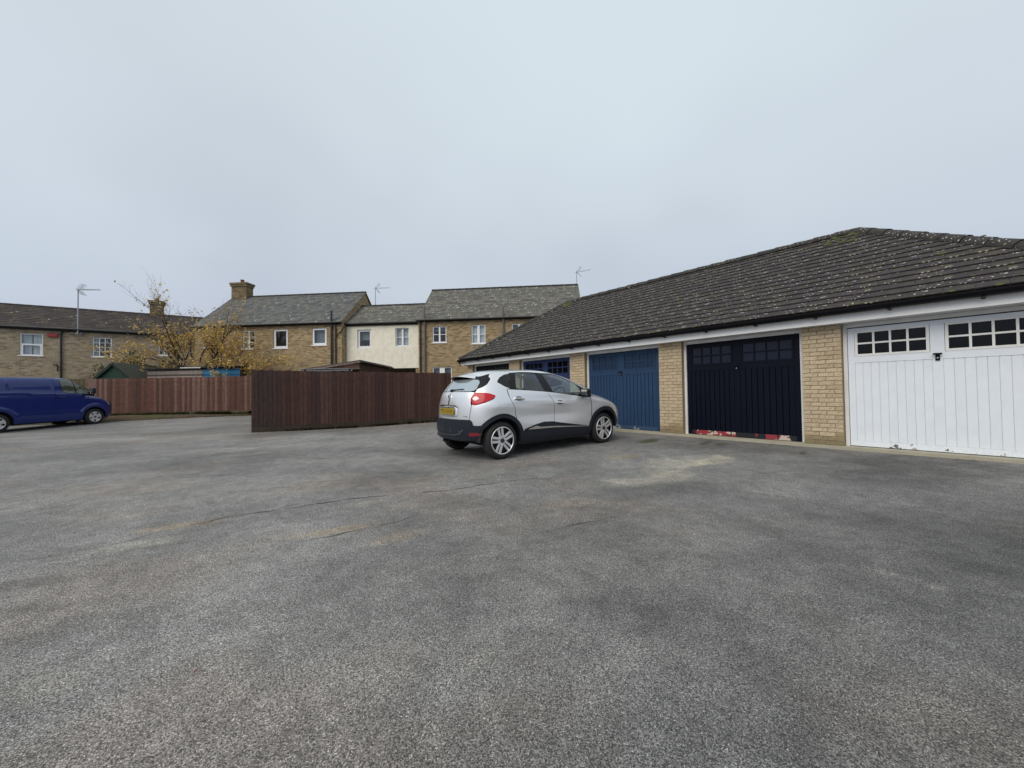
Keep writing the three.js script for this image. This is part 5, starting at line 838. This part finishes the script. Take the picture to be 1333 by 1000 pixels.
  for (const m of [false, true]) {
    part(C, 'front_window', panel(frontGlass, side, -.006, .045, m), M.carGlass); part(C, 'rear_window', panel(rearGlass, side, -.006, .045, m), M.carGlass); part(C, 'quarter_window', panel(quarterGlass, side, -.004, .03, m), M.carGlassDark);
    const trims = [[[.262, 1.222], [.338, 1.488], [.343, 1.50], [.49, 1.508], [.482, 1.495], [.42, 1.33], [.372, belt(.372) + .012], [.365, belt(.365) + .002]], [[.955, 1.492], [.99, 1.32], [1.028, belt(1.028) + .012], [1.03, belt(1.03) + .002], [1.235, belt(1.235) + .002], [1.232, belt(1.232) + .012], [1.18, 1.3], [1.125, 1.478], [1.12, 1.495], [.957, 1.505]], [[1.915, 1.268], [1.955, 1.16], [1.962, 1.036], [1.97, 1.014], [2.12, 1.016], [2.32, 1.008], [2.34, 1.03], [2.18, 1.135], [2.03, 1.222], [1.925, 1.282]],
      [[.49, 1.508], [.482, 1.495], [.62, 1.503], [.80, 1.50], [.955, 1.492], [.957, 1.505], [.80, 1.514], [.62, 1.516]], [[1.12, 1.495], [1.125, 1.478], [1.28, 1.476], [1.42, 1.462], [1.56, 1.425], [1.70, 1.375], [1.83, 1.315], [1.915, 1.268], [1.925, 1.282], [1.83, 1.330], [1.70, 1.390], [1.56, 1.441], [1.42, 1.478], [1.28, 1.491]],
      [[.365, belt(.365) + .002], [.372, belt(.372) + .012], [.7, belt(.7) + .012], [1.028, belt(1.028) + .012], [1.03, belt(1.03) + .002], [.7, belt(.7) + .002]], [[1.235, belt(1.235) + .002], [1.232, belt(1.232) + .012], [1.6, belt(1.6) + .012], [1.962, 1.036], [1.97, 1.014], [1.6, belt(1.6) + .002]]];
    part(C, 'window_surround', merge(trims.map(t => panel(t, side, -.002, .045, m))), M.blackTrim);
    const railTop = [[.345, 1.532], [.6, 1.545], [.9, 1.548], [1.15, 1.537], [1.35, 1.518], [1.5, 1.495], [1.65, 1.463], [1.785, 1.425], [2.03, 1.338], [2.28, 1.215], [2.46, 1.075]], railLow = [[2.345, 1.032], [2.185, 1.140], [2.035, 1.228], [1.925, 1.287], [1.83, 1.335], [1.70, 1.395], [1.56, 1.446], [1.42, 1.483], [1.28, 1.496], [1.12, 1.50], [.957, 1.510], [.80, 1.519], [.62, 1.521], [.49, 1.513], [.343, 1.505]];
    part(C, 'roof_rail', panel([...railTop, ...railLow], side, .001, .045, m), silver);
  }
  const rail = table([[-.30, 1.415], [-.19, 1.445], [-.05, 1.487], [.06, 1.507], [.2, 1.522], [.345, 1.532], [.6, 1.545], [.9, 1.548], [1.15, 1.537], [1.35, 1.518], [1.5, 1.495], [1.65, 1.463], [1.785, 1.425], [2.03, 1.338], [2.28, 1.215], [2.46, 1.075]]);
  const bulge = table([[-.3, -.13], [0, -.04], [.5, 0], [1, .05], [1.45, .15], [2.46, .24]]), crown = table([[-.3, .055], [.2, .05], [.9, .045], [1.4, .04], [1.8, .03], [2.46, .012]]);
  const top = (x, t) => { const q = 1 - Math.pow(Math.abs(t), 2.2), y = rail(x); return V(x + bulge(x) * (1 - t * t), y + crown(x) * q, t * Math.max(.05, sh.zs(x, y))); };
  part(C, 'roof', panel([[-.20, -1], [1.44, -1], [1.44, 1], [-.20, 1]], top, .001, .05), silver);
  part(C, 'windscreen', panel([[1.455, -.985], [2.44, -.985], [2.44, .985], [1.455, .985]], top, -.004, .06), M.carGlass);
  { // spoiler lip overhanging the rear glass, dark beneath
    const A = [], B = [], D = []; for (let i = 0; i <= 24; i++) { const t = -1 + i / 12, p = top(-.20, t * .985); A.push(p.clone().add(V(.01, .002, 0))); B.push(V(p.x - .13 * (1 - .75 * t * t * t * t), p.y - .035, p.z * .97)); D.push(V(p.x + .01, p.y - .062, p.z * .95)); }
    const s = part(C, 'roof_spoiler', strip([B, A]), silver); part(s, 'spoiler_underside', strip([D, B]), M.blackTrim);
  }
  part(C, 'roof_aerial', cyl(V(.02, 1.555, 0), V(-.32, 1.74, 0), .006, .0035, 6), M.blackTrim);
  const hood = (x, t) => { const y = yeT(x); return V(x + lerp(.23, .19, clamp((x - 2.42) / .8)) * (1 - t * t), y + (.055 - .01 * (x - 2.4)) * (1 - Math.pow(Math.abs(t), 2.4)), t * sh.zs(x, y)); };
  part(C, 'bonnet', panel([[2.30, -1], [3.15, -1], [3.15, 1], [2.30, 1]], hood, 0, .06), silver);
  part(C, 'front_bumper', merge([both([[0, .2], [.30, .2], [.60, .22], [.60, .60], [.45, .76], [0, .78]], (z, y) => sh.front(z, y), .006, .05), both([[3.09, .45], [3.10, .3], [3.12, .22], [3.25, .22], [3.25, .66], [3.2, .63], [3.165, .555]], side, .006, .05)]), silver);
  part(C, 'grille', both([[0, .62], [.48, .64], [.5, .72], [0, .74]], (z, y) => sh.front(z, y), .012, .05), M.blackTrim);
  // cladding
  for (const m of [false, true]) {
    const sill = [[.44, .27], [.46, .36], ...claddingTop, [2.19, .36], [2.20, .27]]; const c = part(C, 'sill_cladding', panel(sill, side, .010, .045, m), M.plastic);
    part(c, 'sill_strip', panel([[.545, .472], [.62, .497], [.74, .522], [.775, .517], [.83, .498], [1.2, .485], [2.12, .418], [2.12, .404], [1.2, .458], [.8, .464]], side, .018, .03, m), M.chrome);
    part(c, 'sill_lower', panel([[.44, .205], [.44, .268], [2.20, .268], [2.20, .205]], side, .002, .05, m), std({ color: RGB(.012, .014, .018), roughness: .6 }));
    for (const [cx, a0, a1] of [[0, -6, 173], [fx, 2, 186]]) {
      const out = arc(cx, ay, AR + .003, a0, a1, 40), inn = arc(cx, ay, AI, a1, a0, 40); part(c, 'arch_flare', panel([...out, ...inn], side, .014, .04, m), M.plastic);
      const lipA = arc(cx, ay, AI, a0, a1, 40).map(q => { const p = side(...q); p.z += .013; if (m) p.z *= -1; return p; }), lipB = lipA.map(p => V(p.x, p.y, p.z - (m ? -1 : 1) * .10)), oA = arc(cx, ay, AR + .003, a0, a1, 40).map(q => { const p = side(...q); p.z += .0135; if (m) p.z *= -1; return p; }), oB = oA.map(p => V(p.x, p.y, p.z - (m ? -1 : 1) * .015)); part(c, 'arch_lip', merge([strip([lipA, lipB]), strip([oA, oB])]), M.plastic);
    }
    const mg = new RoundedBoxGeometry(.115, .155, .19, 5, .05); mg.translate(2.0, 1.095, (m ? -1 : 1) * .955); const mr = part(C, 'door_mirror', mg, M.blackTrim);
    part(mr, 'mirror_base', merge([flat(new RoundedBoxGeometry(.118, .06, .192, 4, .03).translate(2.0, 1.03, (m ? -1 : 1) * .955)), cyl(V(2.03, 1.035, (m ? -1 : 1) * .80), V(2.01, 1.04, (m ? -1 : 1) * .90), .035, .03, 10)]), M.blackTrim);
    part(mr, 'mirror_glass', bx(1.938, 1.942, 1.045, 1.15, (m ? -1.03 : .88), (m ? -.88 : 1.03)), M.chrome);
  }
  // inside: floor, wells, inner shell, seats, dash, steering wheel
  const inner = [[-.30, .30], [-.42, .5], [-.42, 1.0], [.2, 1.15], [2.0, .98], [2.9, .86], [3.1, .6], [3.08, .33], ...arc(fx, ay, .44, 2, 178, 16), [2.1, .27], [.5, .27], ...arc(0, ay, .44, -7, 165, 16)];
  part(C, 'inner_shell', merge([both(inner, side, -.03, .07), both([Rr(0, .36), Rr(.6, .36), Rr(.6, 1.14), Rr(0, 1.16)], wrap, -.03, .07), bx(-.12, 3.2, .20, .24, -.60, .60), bx(.38, 2.22, .235, .27, -.82, .82), bx(-.52, -.12, .36, .375, -.6, .6), ...[0, fx].flatMap(x => [1, -1].map(s => { const g = new THREE.CylinderGeometry(.43, .43, .30, 28, 1, true, Math.PI / 2, Math.PI); g.rotateX(Math.PI / 2); g.translate(x, ay, s * .68); const d = new THREE.CircleGeometry(.43, 28, 0, Math.PI); d.translate(x, ay, s * .53); return merge([flat(g), flat(d)]); }))]), M.dark);
  const seat = (x, z, w, rear) => { const g = [flat(new RoundedBoxGeometry(.5, .16, w, 4, .06).translate(x + .1, .62, z)), flat(new RoundedBoxGeometry(.15, .62, w, 4, .06).rotateZ(.22).translate(x - .18, .93, z))]; for (const q of rear ? [z - w * .3, z + w * .3] : [z]) g.push(flat(new RoundedBoxGeometry(.10, .19, .26, 4, .045).rotateZ(.1).translate(x - .27, 1.31, q))); return merge(g); };
  part(C, 'front_seat', seat(1.30, .36, .50), M.seat); part(C, 'front_seat', seat(1.30, -.36, .50), M.seat); part(C, 'rear_seat', seat(.42, 0, 1.2, true), M.seat);
  part(C, 'dashboard', merge([flat(new RoundedBoxGeometry(.5, .26, 1.30, 4, .1).translate(2.15, .93, 0)), bx(-.33, .16, 1.10, 1.13, -.55, .55)]), M.seat);
  part(C, 'steering_wheel', new THREE.TorusGeometry(.18, .017, 10, 30).rotateY(Math.PI / 2).rotateZ(-.45).translate(1.78, 1.05, .36), M.blackTrim);
  for (const [x, z] of [[0, .765], [0, -.765], [fx, .765], [fx, -.765]]) wheel(C, x, z, .325, .238, .205, spokesTwin);
  part(C, 'exhaust', cyl(V(-.50, .27, -.42), V(-.1, .27, -.42), .03, .03, 12), M.alloyDark);
}

{ // ----- blue panel van -----
  const C = thing('panel_van', 'dark blue panel van with alloy wheels parked on the verge side of the yard', 'van'); placeVehicle(C, [-19.29, -.058, -13.86], [.114, .0208, -.9932]);
  const blue = new THREE.MeshPhysicalMaterial({ color: RGB(.0005, .017, .155), metalness: .1, roughness: .4, specularIntensity: .5, clearcoat: 1, clearcoatRoughness: .03 });
  const yeT = table([[2.4, 1.30], [2.7, 1.27], [3.0, 1.22], [3.3, 1.13], [3.5, 1.03], [3.62, .94]]);
  const sh = Shell({
    W: [[.2, .90], [.4, .955], [.7, .975], [1.0, .98], [1.25, .975], [1.38, .955], [1.5, .93], [1.7, .90], [1.85, .865], [1.95, .81], [2.02, .72]],
    xr: [[.2, -.95], [1.2, -.98], [1.6, -.96], [1.9, -.92], [2.02, -.85]], xf: [[.2, 3.66], [.35, 3.80], [.6, 3.86], [.85, 3.84], [1.0, 3.78], [1.12, 3.66], [1.22, 3.48], [1.30, 3.32], [1.4, 3.18], [1.6, 2.93], [1.8, 2.66], [1.95, 2.38], [2.02, 2.1]],
    Lr: .25, pr: 3.4, Lf: .85, pf: 3,
    bump: (x, y) => .016 * Math.exp(-Math.pow((y - (1.43 - .055 * x)) / .035, 2)) * sstep(3.0, 2.4, x) - .018 * sstep(1.43 - .055 * x, 1.36 - .055 * x, y) * sstep(.55, .75, y) + .03 * Math.exp(-Math.pow(Math.hypot(x - 2.933, y - .34) - .50, 2) / .004) + .03 * Math.exp(-Math.pow(Math.hypot(x, y - .34) - .50, 2) / .004) - .014 * sstep(1.60, 1.54, x) * sstep(.25, .32, x) * sstep(1.50, 1.54, y) * sstep(1.97, 1.93, y) - (x > 2.5 && y < 1.35 ? .10 * Math.pow(sstep(yeT(x) - .16, yeT(x) + .02, y), 2) : 0)
  });
  const { side } = sh, AR = .43, ay = .34, fx = 2.933;
  const win = smoothPoly([[1.80, 1.90], [1.95, 1.925], [2.2, 1.905], [2.33, 1.86], [2.57, 1.69], [2.72, 1.52], [2.72, 1.34], [2.5, 1.345], [2.2, 1.365], [1.93, 1.39], [1.88, 1.43], [1.83, 1.65]], 5);
  const body = [[-.70, .30], ...arc(0, ay, AR, 186, -8, 22).map(q => q), [.46, .27], [1.62, .265], [1.62, 2.0], [-.70, 2.0]];
  const door = [[1.63, .265], [2.44, .255], ...arc(fx, ay, AR, 186, 150, 6), [2.55, .62], [2.66, 1.0], [2.74, 1.29], ...[[2.5, 1.33], [2.2, 1.352], [1.92, 1.378], [1.865, 1.43], [1.815, 1.65], [1.785, 1.90], [1.95, 1.94], [2.2, 1.92], [2.34, 1.875], [2.42, 1.82]], [2.44, 1.84], [2.30, 1.95], [2.15, 2.0], [1.63, 2.0]];
  const wing = [[2.565, .625], ...arc(fx, ay, AR, 138, -4, 20), [3.42, .32], [3.56, .36], [3.56, .62], [3.50, .80], [3.40, .98], [3.3, 1.12], [3.0, yeT(3.0)], [2.755, 1.275], [2.67, 1.0]];
  const pillar = [[2.75, 1.285], [2.73, 1.52], [2.58, 1.70], [2.43, 1.815], [2.45, 1.835], [2.62, 1.76], [2.80, 1.60], [2.96, 1.45], [3.1, 1.30], [3.0, yeT(3.0) + .01]];
  for (const m of [false, true]) {
    part(C, 'side_panel', panel(body, side, 0, .06, m), blue); const d = part(C, 'cab_door', panel(door, side, 0, .05, m), blue);
    part(d, 'window', panel(win, side, -.004, .05, m), M.carGlass); part(d, 'window_post', panel([[2.26, 1.36], [2.30, 1.36], [2.28, 1.89], [2.25, 1.90]], side, .001, .05, m), M.blackTrim);
    part(d, 'window_seal', panel([[1.80, 1.90], [1.785, 1.90], [1.815, 1.65], [1.865, 1.43], [1.92, 1.378], [2.5, 1.33], [2.735, 1.32], [2.735, 1.345], [2.5, 1.348], [2.2, 1.368], [1.93, 1.393], [1.88, 1.433], [1.83, 1.65]], side, .002, .05, m), M.blackTrim);
    part(d, 'handle', new RoundedBoxGeometry(.20, .045, .04, 3, .018).translate(1.80, 1.22, (m ? -1 : 1) * 1.0), blue);
    part(C, 'front_wing', panel(wing, side, 0, .05, m), blue); part(C, 'windscreen_pillar', panel(pillar, side, -.001, .05, m), M.blackTrim);
    part(C, 'headlight', panel([[3.02, yeT(3.0) - .01], [3.3, 1.115], [3.52, .96], [3.57, .84], [3.5, .82], [3.40, .965], [3.28, 1.09]], side, .006, .04, m), new THREE.MeshPhysicalMaterial({ color: RGB(.55, .57, .6), roughness: .12, metalness: .5, clearcoat: 1 }));
    const b = part(C, 'rub_strip', panel([[.60, .635], [1.61, .60], [2.36, .565], [2.38, .605], [1.61, .645], [.62, .685]], side, .012, .05, m), blue);
    part(C, 'front_bumper_side', panel([[3.40, .26], [3.57, .26], [3.66, .34], [3.66, .58], [3.57, .62], [3.57, .35], [3.42, .31]], side, .004, .05, m), M.plastic);
    const z = (m ? -1 : 1); const mg = new RoundedBoxGeometry(.13, .26, .20, 4, .05); mg.translate(2.76, 1.46, z * 1.10); const mr = part(C, 'door_mirror', mg, M.plastic); part(mr, 'mirror_arm', cyl(V(2.72, 1.40, z * .92), V(2.75, 1.40, z * 1.04), .04, .03, 8), M.plastic); part(mr, 'mirror_glass', bx(2.690, 2.694, 1.36, 1.56, Math.min(z * 1.02, z * 1.17), Math.max(z * 1.02, z * 1.17)), M.chrome);
    part(C, 'mud_flap', bx(2.42, 2.46, .12, .34, Math.min(z * .72, z * .93), Math.max(z * .72, z * .93)), M.plastic);
    for (const cx of [0, fx]) { const A = arc(cx, ay, AR, -4, 184, 30).map(q => { const p = side(...q); if (m) p.z *= -1; return p; }), B = A.map(p => V(p.x, p.y, p.z - z * .1)); part(C, 'arch_lip', strip([A, B]), M.plastic); }
  }
  const rail = table([[-.9, 1.99], [-.5, 2.0], [1.5, 2.0], [2.1, 2.0], [2.3, 1.95], [2.45, 1.835], [2.62, 1.76], [2.80, 1.60], [2.96, 1.45], [3.1, 1.30]]);
  const top = (x, t) => V(x + lerp(0, .16, sstep(1.8, 3.1, x)) * (1 - t * t), rail(x) + .035 * (1 - Math.pow(Math.abs(t), 2.2)) * sstep(3.1, 2.2, x), t * Math.max(.05, sh.zs(x, rail(x))));
  part(C, 'roof', panel([[-.72, -1], [2.2, -1], [2.2, 1], [-.72, 1]], top, .001, .1), blue); part(C, 'windscreen', panel([[2.21, -.99], [3.08, -.99], [3.08, .99], [2.21, .99]], top, -.003, .08), M.carGlass);
  const hood = (x, t) => V(x + .16 * (1 - t * t), yeT(x) + .05 * (1 - Math.pow(Math.abs(t), 2.2)), t * sh.zs(x, yeT(x))); part(C, 'bonnet', panel([[2.98, -1], [3.58, -1], [3.58, 1], [2.98, 1]], hood, 0, .07), blue);
  part(C, 'front_bumper', both([[0, .24], [.62, .25], [.78, .32], [.80, .85], [.6, .95], [0, .97]], (z, y) => sh.front(z, y), .006, .06), blue);
  part(C, 'rear_door', both([[0, .32], [.93, .32], [.90, 1.3], [.86, 1.75], [.74, 1.98], [0, 2.0]], (z, y) => V(sh.xrear(z, y), y, z), 0, .07), blue);
  part(C, 'rear_bumper', bx(-1.02, -.82, .30, .46, -.90, .90), M.plastic);
  const inner = [[-.70, .32], ...arc(0, ay, AR + .01, 186, -8, 16), [.5, .27], [2.45, .27], ...arc(fx, ay, AR + .01, 186, -8, 16), [3.5, .35], [3.4, .9], [3.0, 1.18], [1.75, 1.30], [1.75, 1.96], [-.7, 1.96]];
  part(C, 'inner_shell', merge([both(inner, side, -.035, .1), bx(-.85, 3.5, .22, .27, -.75, .75), bx(1.72, 1.75, .3, 1.9, -.8, .8), ...[0, fx].flatMap(x => [1, -1].map(s => { const g = new THREE.CylinderGeometry(.42, .42, .34, 24, 1, true, Math.PI / 2, Math.PI); g.rotateX(Math.PI / 2); g.translate(x, ay, s * .76); const d = new THREE.CircleGeometry(.42, 24, 0, Math.PI); d.translate(x, ay, s * .59); return merge([flat(g), flat(d)]); }))]), M.dark);
  for (const z of [.45, -.3]) part(C, 'seat', merge([flat(new RoundedBoxGeometry(.5, .16, z > 0 ? .5 : .9, 4, .06).translate(2.05, .85, z)), flat(new RoundedBoxGeometry(.14, .62, z > 0 ? .5 : .9, 4, .06).rotateZ(.2).translate(1.84, 1.16, z)), flat(new RoundedBoxGeometry(.1, .2, .26, 4, .05).translate(1.79, 1.55, z))]), M.seat);
  part(C, 'dashboard', new RoundedBoxGeometry(.5, .35, 1.6, 4, .12).translate(2.72, 1.18, 0), M.seat); part(C, 'steering_wheel', new THREE.TorusGeometry(.2, .02, 8, 28).rotateY(Math.PI / 2).rotateZ(-.6).translate(2.38, 1.33, .45), M.blackTrim);
  for (const [x, z] of [[0, .86], [0, -.86], [fx, .86], [fx, -.86]]) wheel(C, x, z, .34, .215, .215, spokesFive);
}

renderer.render(scene, camera);
